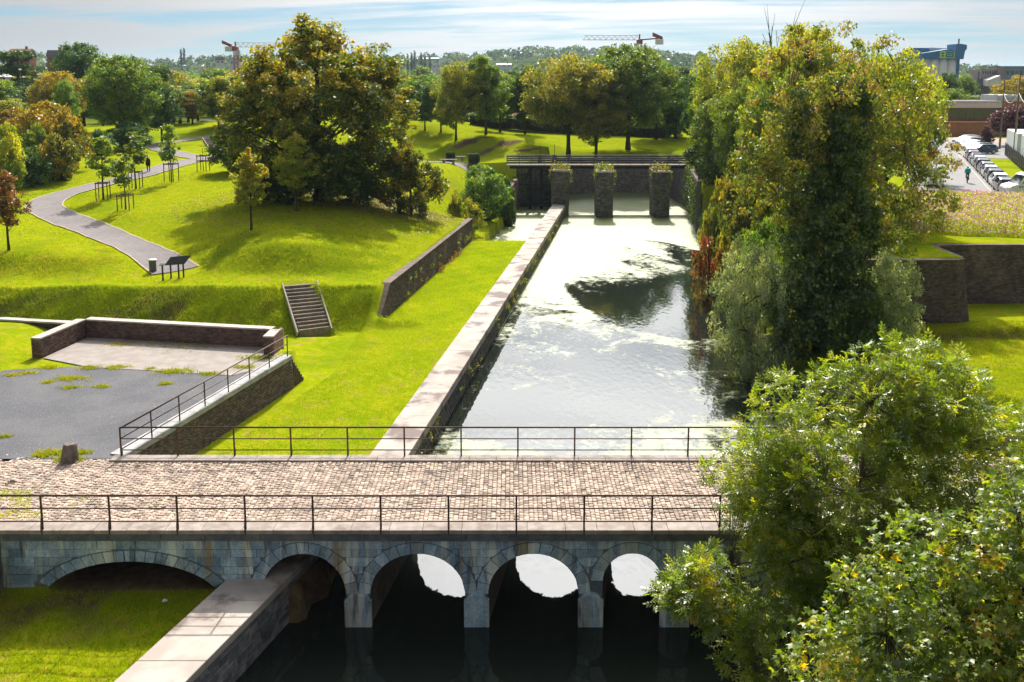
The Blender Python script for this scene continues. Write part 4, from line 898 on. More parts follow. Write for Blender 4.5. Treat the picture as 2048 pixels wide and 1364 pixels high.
# ivy-clad tree: ivy column plus a thin sunlit crown
PR['ivy']=tree_meshes(21,19,1.,[(0,0,2.6,3.5,2.8,3.2,1.5),(.2,0,7.0,2.7,2.3,3.6,1.),(.5,0,11.,1.7,1.6,3.2,.5),(-1.9,0,12.2,.5,.5,2.4,.14),(1.6,0,12.6,.55,.5,2.6,.14),(.1,0,13.,.35,.35,2.2,.1)],820,.62,62,.19,(m_bark,LI),.4,gap=.12,limbs=6,aspect=.85)
PR['thin']=tree_meshes(22,19,4.,[(0,0,13.2,5.6,4.2,4.4,1.),(-3.4,0,9.5,3.2,3.4,3.2,.45),(4.6,0,9.6,3.2,3.2,4.6,.6),(0,-1,8.,4.5,3.,3.,.3)],620,.62,50,.23,(m_bark_l,lm('leaf_boxelder',[(0,(.10,.16,.02)),(.55,(.22,.27,.025)),(.85,(.40,.36,.028)),(1,(.33,.19,.09))],trans=.5)),.26,gap=.42,limbs=30,top_tint=.35,aspect=.5,spread=.28,bare=0)
plant('ivy_tree','ivy','tall tree trunk smothered in dark ivy on the right bank of the canal','tree',1640,722,-2.2,top=145,width=262,rz=0.)
plant('box_elder','thin','thin crowned golden green tree rising out of the ivy column','tree',1648,700,-2.0,top=38,width=470,rz=0.)
PR['twigs']=tree_meshes(23,17,9,[(0,0,13.6,1.5,1.3,3.0,1)],46,.3,1,.12,(m_bark_l,LY),.12,gap=0,limbs=22,twig=.012,bare=5)
plant('dead_tree','twigs','bare leafless crown of twigs against the sky','tree',1545,None,None,96,50,75)
# willows and shrubs on the bank
PR['willow']=tree_meshes(24,5,.2,[(0,0,2.3,2.2,2.2,2.4,1)],170,.5,85,.19,(m_bark,LS),.06,gap=.22,limbs=16,aspect=.28,top_tint=.3)
plant('willow_shrub','willow','silvery willow bush dipping into the canal left of the ivy column','bush',1500,728,-2.4,top=462,width=185)
plant('willow_shrub','willow','silvery willow bush in front of the bastion wall','bush',1770,690,-1.4,top=495,width=150)
plant('willow_shrub','willow','dark willow bush at the right foot of the ivy column','bush',1715,705,-1.6,top=560,width=110,leaf=LD)
PR['red']=tree_meshes(25,3.5,.2,[(0,0,1.3,1.1,1.1,1.3,1)],50,.35,36,.16,(m_bark,LR),.05,gap=.3,limbs=14,top_tint=.5,bare=3)
plant('red_shrub','red','red-leaved shrub with bare twigs overhanging the water','bush',1415,585,-2.6,top=468,width=78)
plant('bush','shrub2','olive bush on the waterside behind the red shrub','bush',1478,560,-2.,top=360,width=110,leaf=LA)
plant('bush','shrub','low green bush at the bank corner beside the far railing','bush',1640,800,-2.2,top=735,width=130,leaf=LD)
# bushes by the lock
for a in [('shrub','round bush above the lock chamber wall',968,392,.8,324,112,LG),('shrub2','yellow-green bush at the end of the retaining wall',940,468,-1.8,392,75,LY),('shrub','trailing bush hanging over the lock wall',1012,412,-.8,348,46,LD),('shrub2','small wild bush on the slope above the lock',915,425,.8,372,50,LY)]:
    pr_,lab,px,py,z,top,wd,lf=a; plant('bush',pr_,lab,'bush',px,py,z,top=top,width=wd,leaf=lf)
# right background
for a in [('round','dark tree behind the street beneath the silo',1885,None,None,235,143,70,LD),('lime','grey-green tree beneath the silo, right of the dark one',1920,None,None,245,148,60,LG),('round','olive tree behind the low brick building',1900,None,None,215,175,80,LG),('lime2','pale tree behind the middle of the low brick building',1945,None,None,225,190,60,LS),('broad','orange-topped tree at the right edge behind the trucks',2030,None,None,215,148,110,LO),('round','yellowing tree behind the right part of the brick building',1985,None,None,230,182,70,LY),
 ('round','large purple-leaved tree beside the trucks',2032,None,None,160,208,120,LP),('lime2','small purple-leaved tree by the car park',1972,None,None,150,250,32,LP)]:
    pr_,lab,px,py,z,Y_,top,wd,lf=a; plant('tree',pr_,lab,'tree',px,py,z,Y_,top,wd,lf)
# mid-distance belt of trees behind everything
rb_=random.Random(17)
for i in range(190):
    px=rb_.uniform(-40,1500); Y_=rb_.uniform(205,520); top=rb_.uniform(128,162)+(8 if px>850 else 0)
    if 455<px<485: continue
    lf=rb_.choice([LG,LB,LY,LG,LD]); nm={LG:'mid green',LB:'blue-green',LY:'yellow-green',LD:'dark green'}[lf]; wh='far left, beyond the park' if px<230 else 'behind the huge maple' if px<830 else 'beyond the avenue' if px<1120 else 'beyond the footbridge lawn'
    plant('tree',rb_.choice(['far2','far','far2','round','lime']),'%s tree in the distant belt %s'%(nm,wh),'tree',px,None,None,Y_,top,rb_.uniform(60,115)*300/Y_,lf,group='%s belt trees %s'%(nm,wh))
for i,(px,top) in enumerate([(818,106),(826,104),(832,100),(845,104),(852,108),(862,110),(1350,122),(1356,124),(1364,121),(1440,128),(372,97),(378,95)]):
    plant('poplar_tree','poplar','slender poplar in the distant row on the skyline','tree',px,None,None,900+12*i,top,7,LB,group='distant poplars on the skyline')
# hedges
def hedge(label,a,b,w,h,leaf,name='hedge',seed=1):
    r=np.random.default_rng(seed); a=Vector(a);b=Vector(b); d=b-a; Ln=d.length; d.normalize(); s=Vector((-d.y,d.x,0))
    n=int(Ln*90); u=r.random(n)*Ln; face=r.random(n); vv=np.where(face<.4,r.random(n)*w,np.where(face<.8,0,w)); z=np.where(face<.4,h,r.random(n)*h)+r.normal(0,.05,n); vv=vv+r.normal(0,.05,n)
    C=np.c_[a.x+d.x*u+s.x*vv,a.y+d.y*u+s.y*vv,z]; C[:,2]+=hgt(C[:,0],C[:,1])
    Ln_=r.uniform(.15,.3,n); V,F=leaf_quads(C,r.normal(size=(n,3)),r.normal(size=(n,3))+np.array([0,0,.5]),Ln_,Ln_*.7)
    o=thing(name,label,'hedge'); npo('foliage',V,F,leaf,o,{'tint':np.repeat(r.random(n),4)})
    za=float(hgt(np.array([a.x]),np.array([a.y]))[0]);zb=float(hgt(np.array([b.x]),np.array([b.y]))[0])
    P=[a+s*.08,b+s*.08,b+s*(w-.08),a+s*(w-.08)]; zz_=[za,zb,zb,za]
    MB().hexa([(p.x,p.y,q-.3) for p,q in zip(P,zz_)]+[(p.x,p.y,q+h-.08) for p,q in zip(P,zz_)]).build('branches',m_bark,o)
hedge('long dark clipped hedge behind the avenue trees',G(940,262,4.7),G(1330,278,3.3),1.4,1.5,LH)
for lab,px,py,w_,h_ in (('clipped round-cornered box bush behind the benches, the left one',901,322,1.15,1.15),('clipped box bush behind the benches, the right one',948,323,1.45,1.0)):
    p=G(px,py,2.72); r=np.random.default_rng(px); n=1500; th=r.random(n)*6.283; q=r.random(n); top_=q<.35; rr_=np.where(top_,np.sqrt(r.random(n))*w_/2,w_/2)+r.normal(0,.02,n); z=np.where(top_,h_,r.random(n)*h_)+r.normal(0,.02,n); rr_*=np.where(z>h_*.85,.93,1)
    C=np.c_[rr_*np.cos(th),rr_*np.sin(th),z]; V,F=leaf_quads(C,r.normal(size=(n,3)),r.normal(size=(n,3))+np.array([0,0,.5]),np.full(n,.14),np.full(n,.1))
    o=thing('topiary_bush',lab,'bush',tuple(p)); npo('foliage',V,F,LD,o,{'tint':np.repeat(r.random(n),4)}); MB().lathe([(w_/2-.06,-.1),(w_/2-.05,h_*.85),(w_/2-.2,h_-.05)],14).build('branches',m_bark,o)
# ================================================= LOCK, FOOTBRIDGE AND PARK FURNITURE
m_iron=simple('black_iron',(.018,.018,.020),(.03,.028,.027),9.,.5,.4)
m_dkwood=simple('tarred_wood',(.022,.020,.018),(.035,.030,.026),6.,.8,.2)
m_pierst=simple('pier_stone',(.165,.155,.14),(.10,.096,.09),3.,.9,.2,(.25,.24,.22),.9,.4,20.,attr='tint',per_obj=.4,lo3=.56,hi3=.72)
def block_pier(label,x0,x1,y0,y1,z0,z1):
    o=thing('sluice_pier',label,'pier',((x0+x1)/2,y0,z0)); O=Matrix.Translation((-(x0+x1)/2,-y0,-z0))
    reloc(MB().box((x0+.03,y0+.03,z0-1.4),(x1-.03,y1-.03,z1-.2)).build('core',m_mortar,o),O)
    for i,q in enumerate(([(x0,y0),(x1,y0)],[(x1,y0),(x1,y1)],[(x0,y1),(x0,y0)])):
        (a,b),(c,d)=q; reloc(bricks('stone_courses',[(a,b,z0-.3),(c,d,z0-.3),(c,d,z1-.2),(a,b,z1-.2)],m_pierst,o,.36,.155,.014,.015,i+int(x0*10)),O)
    reloc(MB().box((x0-.09,y0-.09,z1-.2),(x1+.09,y1+.05,z1)).build('cap_stone',m_coping,o,bevel=.03),O)
    r=np.random.default_rng(int(x0*7)); n=700; C=np.c_[r.uniform(x0-.1,x1+.1,n),r.uniform(y0,y1,n),z1+np.abs(r.normal(0,.32,n))]; s=r.random(n)<.35; C[s]=np.c_[np.where(r.random(s.sum())<.5,x0-.12,x1+.12)+r.normal(0,.12,s.sum()),r.uniform(y0,y0+1.6,s.sum()),z1-np.abs(r.normal(0,.8,s.sum()))]
    V,F=leaf_quads(C,r.normal(size=(n,3))+np.array([0,0,.8]),r.normal(size=(n,3)),r.uniform(.15,.38,n),r.uniform(.08,.2,n))
    reloc(npo('weeds',V,F,LA,o,{'tint':np.repeat(r.random(n),4)}),O); tag(o.children[-1],kind='stuff'); return o
block_pier('stone sluice pier standing on the end of the canal wall, leftmost of three',4.8,6.8,112.4,115.2,-1.55,2.55)
block_pier('stone sluice pier in the water, middle of three',10.05,11.95,111.5,114.8,WATER_Z,2.5)
block_pier('stone sluice pier in the water, rightmost of three',16.75,18.65,111.5,114.8,WATER_Z,2.5)
fb=thing('footbridge','narrow footbridge with dark railings across the lock and sluice piers','bridge',(.3,117.6,2.7))
m_deck=simple('footbridge_deck',(.34,.29,.26),(.42,.36,.32),3.,.85,.2)
MB().box((-1.,0,-.16),(22.2,1.9,.02)).build('deck',m_deck,fb,bevel=.02); MB().box((-.6,.1,-.50),(22,.35,-.16)).build('beam',m_dkwood,fb); MB().box((-.6,1.5,-.50),(22,1.75,-.16)).build('beam',m_dkwood,fb)
for yy in (.05,1.85):
    for z in (1.05,.82,.58,.34,.14): MB().bar((-1.,yy,z),(22.2,yy,z),.05 if z<1 else .08,.085).build('rail',m_iron,fb)
    me=None
    for i in range(16):
        if me is None: me=MB().bar((0,0,0),(0,0,1.05),.05).mesh('post',m_iron)
        p=link(bpy.data.objects.new('post',me),fb); p.location=(-.9+i*1.53,yy,0)
for px in (1077,1104):
    p=G(px,316,2.7); o=thing('sluice_winch','iron sluice winch block with tall rod behind the footbridge, the %s one'%('left' if px<1090 else 'right'),'winch',(p.x,120.2,2.7))
    MB().box((-.28,-.25,-.2),(.28,.25,1.0)).build('housing',m_iron,o,bevel=.04); MB().tube([(0,0,1.0),(0,0,2.4)],.035,6).build('rod',m_iron,o)
lg=thing('lock_gate','dark timber and iron lock gate frame left of the sluice piers','gate',(3.0,119.2,-3.))
for x in (-.72,.72): MB().box((x-.17,-.17,-1.),(x+.17,.17,5.3)).build('post',m_dkwood,lg)
MB().box((-.045,-.05,-1.),(.045,.05,5.3)).build('rod',m_iron,lg)
for z,h in ((.35,.5),(3.0,.1)): MB().box((-1.95,-.2,z),(1.95,-.175,z+h)).build('cross_beam',m_dkwood,lg)
MB().box((-2.,-.9,.35),(1.75,-.25,.5)).build('walkway',m_dkwood,lg)
def wall_run(name,label,pts,z0,z1,mat,bl=.3,bh=.12,seed=70,cap=True,matc=None):
    p0=Vector((pts[0][0],pts[0][1],0)); o=thing(name,label,'wall',tuple(p0)); O=Matrix.Translation(-p0)
    for i in range(len(pts)-1):
        (a,b),(c,d)=pts[i][:2],pts[i+1][:2]; q=[(a,b,z0),(c,d,z0),(c,d,z1),(a,b,z1)]
        reloc(bricks('brickwork',q,mat,o,bl,bh,seed=seed+i),O); reloc(core('wall_core',q,.45,m_mortar,o),O)
        if cap: slab_run((a-p0.x,b-p0.y),(c-p0.x,d-p0.y),.5,z1+.002*i,z1+.12+.002*i,1.2,matc or m_rwcop,o,'coping_stone',1,seed=seed+i)
    return o
wall_run('basin_wall','curved grey-brown revetment wall behind the sluice basin',[(5.75,118.5),(5.95,127),(7.2,132.5),(10.,135.6),(14.,136.6),(18.5,136.4),(21.7,134.6)],-3.6,1.4,simple('pale_revetment',(.30,.27,.245),(.21,.19,.175),3.,.9,.2,(.36,.33,.30),.7,.3,20.,attr='tint',per_obj=.35),.3,.11,80)
wall_run('quay_wall','ivy-hung stone quay wall on the right side of the canal basin',[(21.9,134.),(22.2,120),(20.7,107.5),(19.7,100.5)],-3.6,2.3,m_pierst,.4,.17,90)
wall_run('lock_wall','short brick lock wall below the trailing bush',[(-.5,106),(.75,119.8)],-3.6,.6,m_brick_b,.3,.11,95)
wall_run('lock_head_wall','grey stone wall closing the lock chamber behind the gate',[(.6,121.2),(5.9,121.6)],-3.6,2.3,m_pierst,.36,.155,97)
# benches
m_slab=simple('bench_concrete',(.22,.19,.165),(.29,.25,.22),5.,.85,.2)
for i,(px,py,lab) in enumerate(((897,327,'low concrete bench beside the path, the nearer one'),(915,321,'low concrete bench beside the path, the farther one'))):
    p=G(px,py,2.75); b=thing('bench',lab,'bench',tuple(p),R(3),'concrete benches')
    MB().box((-1.1,-.28,.42),(1.1,.28,.54)).build('seat',m_slab,b,bevel=.02)
    for x in (-.6,.6): MB().box((x-.16,-.2,-.1),(x+.16,.2,.42)).build('leg',m_slab,b,bevel=.02)
# bin, sign panel, small post
m_bin=simple('bin_metal',(.10,.10,.105),(.16,.16,.165),8.,.45,.5,metal=.5); m_rim=simple('bin_rim',(.52,.52,.52),None,rough=.4,metal=.3)
def zg(p): return float(hgt(np.array([p.x]),np.array([p.y]))[0])
p=G(306,543,.8); p.z=zg(p); b=thing('litter_bin','grey slatted litter bin with pale round rim beside the path end','bin',tuple(p))
MB().lathe([(.17,.05),(.19,.75)],14).build('liner',simple('bin_liner',(.16,.19,.23),rough=.4),b,smooth=True)
for i in range(14):
    a=2*math.pi*i/14; MB().bar((.215*math.cos(a),.215*math.sin(a),.02),(.225*math.cos(a),.225*math.sin(a),.78),.05,.015,up=(math.cos(a),math.sin(a),0)).build('slat',m_bin,b)
MB().lathe([(.13,.78),(.27,.77),(.29,.81),(.25,.85),(.13,.85)],18).build('rim',m_rim,b,smooth=True)
p=G(352,554,.8); p.z=zg(p); s_=thing('information_panel','tilted dark information panel on three steel legs at the path end','sign',tuple(p),R(8))
m_panel=simple('panel_back',(.030,.034,.030),(.02,.022,.02),5.,.5,.4)
MB().hexa([(-.62,-.12,.92),(.58,-.12,.98),(.58,-.10,.95),(-.62,-.10,.89),(-.34,.30,1.36),(.92,.30,1.44),(.92,.32,1.41),(-.34,.32,1.33)]).build('panel',m_panel,s_)
for x,y,h in ((-.30,.0,1.0),(.18,.0,1.05),(.42,.28,1.3)): MB().bar((x,y,-.1),(x,y,h),.09,.09).build('leg',m_panel,s_)
p=G(326,558,.8); p.z=zg(p); s2=thing('small_sign','slim dark post with a small tilted plate left of the information panel','sign',tuple(p))
MB().bar((0,0,-.1),(0,0,1.02),.085).build('post',m_panel,s2); MB().hexa([(-.17,-.09,1.0),(.17,-.09,1.0),(.17,.12,1.07),(-.17,.12,1.07),(-.17,-.09,1.03),(.17,-.09,1.03),(.17,.12,1.10),(-.17,.12,1.10)]).build('plate',m_panel,s2)
# old stone bollard at the gravel edge
p=G(140,921,0); bo=MB(); k=10; rr_=random.Random(4)
for z,rx in ((-.1,.30),(.15,.285),(.4,.25),(.58,.225),(.63,.19)):
    for j in range(k):
        a=2*math.pi*j/k; q=rx*(1+rr_.uniform(-.06,.06)); bo.v.append((q*math.cos(a)*1.05+z*.06,q*math.sin(a)*.9,z+(rr_.uniform(-.02,.02) if z>.5 else 0)))
for i in range(4):
    for j in range(k): bo.f.append((i*k+j,i*k+(j+1)%k,(i+1)*k+(j+1)%k,(i+1)*k+j))
bo.f.append(tuple(4*k+j for j in range(k)))
o=bo.build('stone_bollard',simple('bollard_stone',(.13,.11,.095),(.20,.165,.14),7.,.9,.2,(.07,.06,.055),3.,.8,18.)); o.location=p; tag(o,'squat weathered stone stump at the edge of the gravel yard','bollard')
# litter scraps on the slab
m_paper=simple('white_scrap',(.75,.75,.75),rough=.6)
for i,(px,py,z) in enumerate(((303,680,.03),(72,691,.1),(68,711,.05),(330,1210,-2.1))):
    p=G(px,py,z); p.z=zg(p)+.03; q=MB().hexa([(-.07,-.05,0),(.06,-.06,.01),(.08,.05,0),(-.06,.06,.02),(-.06,-.04,.03),(.05,-.05,.05),(.06,.04,.03),(-.05,.05,.06)]).build('paper_scrap',m_paper); q.location=p
    tag(q,['crumpled white scrap lying at the foot of the low back wall','white scrap in the grass left of the low wall','white scrap on the ground by the left wall end','pale scrap in the shaded grass under the first arch'][i],'litter')
# ------------------------------------------------ people
m_skin=simple('skin',(.50,.33,.25),rough=.6); m_black=simple('black_cloth',(.022,.022,.026),(.03,.03,.034),10.,.9,.1); m_dark=simple('dark_trousers',(.03,.032,.045),rough=.9); m_hair=simple('white_hair',(.62,.60,.57),(.5,.48,.45),30.,.9,.1)
def figure(name,J,E_,rad,mat,parent):
    me=bpy.data.meshes.new(name); me.from_pydata(J,E_,[]); o=link(bpy.data.objects.new(name,me),parent)
    m=o.modifiers.new('skin','SKIN'); o.modifiers.new('sub','SUBSURF').levels=1; o.modifiers['sub'].render_levels=2
    for i,r_ in enumerate(rad): me.skin_vertices[0].data[i].radius=(r_ if isinstance(r_,tuple) else (r_,r_))
    me.skin_vertices[0].data[0].use_root=True; me.materials.append(mat); return o
def hand(J,E_,Rd,wrist,dirn,side):
    w=Vector(J[wrist]); d=Vector(dirn).normalized(); s=d.orthogonal().normalized(); i0=len(J); J.append(tuple(w+d*.08)); E_.append((wrist,i0)); Rd.append((.035,.018))
    for k,(o_,l) in enumerate(((-.03,.065),(-.01,.08),(.01,.075),(.03,.06))):
        a=w+d*.09+s*o_; n=len(J); J.append(tuple(a+d*.03)); J.append(tuple(a+d*(.03+l))); E_+= [(i0,n),(n,n+1)]; Rd+=[.009,.007]
    n=len(J); J.append(tuple(w+d*.04+s*.05*side)); J.append(tuple(w+d*.08+s*.07*side)); E_+=[(i0,n),(n,n+1)]; Rd+=[.011,.009]
p=G(297,344,3.3); p.z=zg(p); p=G(297,344,p.z); pe=thing('person','person with white hair in a black coat standing by the path','person',tuple(p),R(-20))
J=[(0,0,.92),(0,.01,1.15),(0,.0,1.40),(0,0,1.50),(0,-.02,1.58),(0,-.02,1.70),(-.10,0,.88),(-.11,-.03,.50),(-.10,.02,.09),(-.10,-.14,.04),(.10,0,.88),(.12,.06,.50),(.11,.08,.09),(.12,-.08,.04),(-.19,0,1.40),(-.24,.03,1.12),(-.22,-.06,.88),(.19,0,1.40),(.24,.02,1.12),(.23,-.05,.88)]
E_=[(0,1),(1,2),(2,3),(3,4),(4,5),(0,6),(6,7),(7,8),(8,9),(0,10),(10,11),(11,12),(12,13),(2,14),(14,15),(15,16),(2,17),(17,18),(18,19)]
Rd=[(.17,.12),(.15,.11),(.17,.11),.06,.09,.085,.10,.07,.05,.045,.10,.07,.05,.045,.07,.055,.035,.07,.055,.035]
hand(J,E_,Rd,16,(0,-.1,-1),1); hand(J,E_,Rd,19,(0,-.1,-1),-1)
figure('body',J,E_,Rd,m_dark,pe)
MB().lathe([(.25,.72),(.245,.9),(.215,1.1),(.225,1.3),(.20,1.43),(.10,1.50)],14).build('coat',m_black,pe,smooth=True)
for s in (-1,1): MB().tube([(s*.17,0,1.42),(s*.25,.03,1.12),(s*.235,-.05,.90)],[.085,.07,.055],8).build('sleeve',m_black,pe,smooth=True)
MB().lathe([(.03,1.50),(.095,1.55),(.10,1.64),(.085,1.72),(.03,1.76)],12).build('hair',m_hair,pe,smooth=True)
o=MB().lathe([(.03,1.52),(.075,1.55),(.082,1.63),(.06,1.70)],10,(0,-.035,0)).build('face',m_skin,pe,smooth=True); MB().hexa([(-.012,-.13,1.59),(.012,-.13,1.59),(.012,-.10,1.59),(-.012,-.10,1.59),(-.006,-.115,1.64),(.006,-.115,1.64),(.006,-.10,1.64),(-.006,-.10,1.64)]).build('nose',m_skin,o)
# cyclist: bicycle is one thing, rider another, the box on the back a third
p=G(1934,366,2.0); p.z=2.03; rd_dir=math.atan2(43,17)
bi=thing('bicycle','dark bicycle ridden along the street','bicycle',tuple(p),rd_dir)
m_tyre=simple('tyre_rubber',(.015,.015,.016),rough=.8); m_teal=simple('teal_bag',(.0,.33,.27),(.0,.28,.23),4.,.6,.3)
for x in (-.52,.52):
    w=MB().tube([(x+.33*math.cos(a),0,.34+.33*math.sin(a)) for a in np.linspace(0,2*math.pi,25)],.022,6,cap=False).build('wheel',m_tyre,bi,smooth=True)
    for k in range(8): a=k*math.pi/4; MB().tube([(x,0,.34),(x+.31*math.cos(a),0,.34+.31*math.sin(a))],.004,4).build('spoke',m_rim,w)
MB().tube([(-.52,0,.34),(-.05,0,.30),(.38,0,.78),(-.18,0,.80),(-.05,0,.30)],.018,6).build('frame',m_iron,bi); MB().tube([(-.52,0,.34),(-.18,0,.80),(-.20,0,.92)],.014,6).build('seat_stay',m_iron,bi); MB().tube([(.52,0,.34),(.38,0,.80),(.34,0,1.0)],.018,6).build('fork',m_iron,bi)
MB().tube([(.30,-.28,1.02),(.36,-.1,1.02),(.36,.1,1.02),(.30,.28,1.02)],.014,6).build('handlebar',m_iron,bi); MB().hexa([(-.34,-.08,.92),(-.06,-.03,.92),(-.06,.03,.92),(-.34,.08,.92),(-.32,-.07,.97),(-.08,-.025,.97),(-.08,.025,.97),(-.32,.07,.97)]).build('saddle',m_iron,bi)
rid=thing('person','cyclist in dark clothes riding away along the street','person',tuple(p),rd_dir)
J=[(-.20,0,1.0),(-.08,0,1.22),(.06,0,1.45),(.10,0,1.53),(.13,0,1.60),(.14,0,1.73),(-.14,-.10,.98),(.16,-.12,.78),(-.02,-.13,.36),(.10,-.13,.30),(-.14,.10,.98),(.20,.12,.92),(.06,.13,.52),(.18,.13,.47),(.05,-.19,1.44),(.10,-.26,1.18),(.29,-.25,1.06),(.05,.19,1.44),(.10,.26,1.18),(.29,.25,1.06)]
Rd=[(.16,.13),(.15,.11),(.17,.11),.06,.09,.085,.10,.07,.05,.045,.10,.07,.05,.045,.07,.055,.035,.07,.055,.035]; E2=[e for e in E_[:19]]
hand(J,E2,Rd,16,(1,0,-.4),1); hand(J,E2,Rd,19,(1,0,-.4),-1); figure('body',J,E2,Rd,m_dark,rid)
MB().lathe([(.03,1.52),(.09,1.56),(.10,1.65),(.09,1.73),(.03,1.78)],12,(.13,0,0)).build('hair',m_black,rid,smooth=True)
q=MB().box((-.52,-.25,1.10),(-.10,.25,1.62)).build('delivery_bag',m_teal,bevel=.04); q.location=p; q.rotation_euler=(0,0,rd_dir); tag(q,'square teal delivery bag on the back of the cyclist','bag')
# ------------------------------------------------ street, car park, vehicles
m_road=simple('street_asphalt',(.235,.225,.22),(.275,.262,.255),2.,.9,.2,(.20,.19,.185),.3,.2,50.); m_kerbl=simple('street_kerb',(.42,.38,.34),(.34,.31,.28),4.,.9,.2)
rdir=Vector((.3663,.9305,0)); rn=Vector((rdir.y,-rdir.x,0)); rp=Vector((45.6,92.5,2.0))
def rpt(t,s,z=0): v=rp+rdir*t+rn*s; return (v.x,v.y,2.0+z)
def flat(name,quad,mat,label,cat=None,kind='structure'):
    m=MB(); m.v=[tuple(q) for q in quad]; m.f=[(0,1,2,3)]; return tag(m.build(name,mat,fix=True),label,cat or name,kind=kind)
flat('road',[rpt(-12,-6,.03),rpt(-12,1.4,.03),rpt(120,1.4,.03),rpt(120,-6,.03)],m_road,'pale grey street running away past the parked cars')
flat('car_park',[rpt(48,1.62,.034),rpt(48,30,.034),rpt(84,30,.034),rpt(84,1.62,.034)],m_road,'grey asphalt car park beside the street')
flat('parking_strip',[rpt(-12,1.62,.036),rpt(-12,4.0,.036),rpt(48,4.0,.036),rpt(48,1.62,.036)],m_road,'asphalt parking strip along the kerb')
flat('pavement',[rpt(84.1,-30,.04),rpt(84.1,40,.04),rpt(98,40,.04),rpt(98,-30,.04)],simple('pink_paving',(.36,.27,.22),(.30,.23,.19),3.,.9,.2),'pinkish paved forecourt before the low brick building')
MB().hexa([rpt(-12,1.4,-.1),rpt(-12,1.6,-.1),rpt(84,1.6,-.1),rpt(84,1.4,-.1),rpt(-12,1.4,.07),rpt(-12,1.6,.07),rpt(84,1.6,.07),rpt(84,1.4,.07)]).build('kerb',m_kerbl)['kind']='structure'
def paint(name,c,rough=.25): 
    return simple(name,c,rough=rough,spec=.6)
PT={'white':paint('white_car_paint',(.62,.63,.64)),'silver':paint('silver_car_paint',(.40,.42,.44)),'black':paint('black_car_paint',(.02,.022,.025)),'grey':paint('grey_car_paint',(.10,.11,.12)),'blue':paint('blue_grey_car_paint',(.055,.085,.12)),'red':paint('dark_red_car_paint',(.16,.02,.02))}
m_glass=simple('car_glass',(.012,.015,.018),rough=.06,spec=.9); m_tail=simple('tail_light',(.35,.015,.012),rough=.25); m_head=simple('head_light',(.7,.72,.75),rough=.15,spec=.8); m_plate=simple('number_plate',(.7,.7,.66),rough=.5); m_bump=simple('bumper_black',(.03,.03,.032),rough=.6)
ST={'hatch':[(-2.05,.35,.82,.86,.74,.78,.66),(-1.98,.26,.93,1.05,.79,.83,.66),(-1.72,.22,.96,1.36,.80,.86,.58),(-1.35,.2,.96,1.46,.80,.87,.57),(-.2,.2,.95,1.49,.80,.87,.58),(.38,.2,.95,1.43,.80,.87,.57),(1.08,.2,.94,.99,.80,.87,.72),(1.72,.22,.82,.87,.79,.84,.66),(2.0,.28,.66,.74,.74,.78,.58),(2.08,.36,.55,.6,.66,.68,.5)],
'estate':[(-2.3,.35,.82,.86,.76,.80,.68),(-2.24,.26,.96,1.1,.81,.86,.66),(-2.05,.22,.98,1.42,.82,.88,.60),(-1.6,.2,.98,1.50,.82,.89,.60),(-.2,.2,.97,1.53,.82,.89,.60),(.45,.2,.97,1.46,.82,.89,.59),(1.2,.2,.96,1.02,.82,.89,.74),(1.9,.22,.86,.92,.81,.86,.68),(2.2,.28,.7,.78,.76,.8,.6),(2.28,.36,.58,.62,.68,.7,.5)],
'sedan':[(-2.25,.35,.85,.88,.74,.78,.66),(-2.15,.26,.95,.99,.80,.84,.70),(-1.6,.22,.97,1.02,.81,.87,.70),(-1.0,.2,.97,1.40,.81,.87,.58),(-.2,.2,.96,1.45,.81,.87,.58),(.4,.2,.96,1.39,.81,.87,.57),(1.15,.2,.94,.99,.81,.87,.72),(1.85,.22,.84,.88,.8,.84,.66),(2.15,.28,.68,.75,.75,.78,.58),(2.22,.36,.55,.6,.66,.68,.5)]}
CARM={}
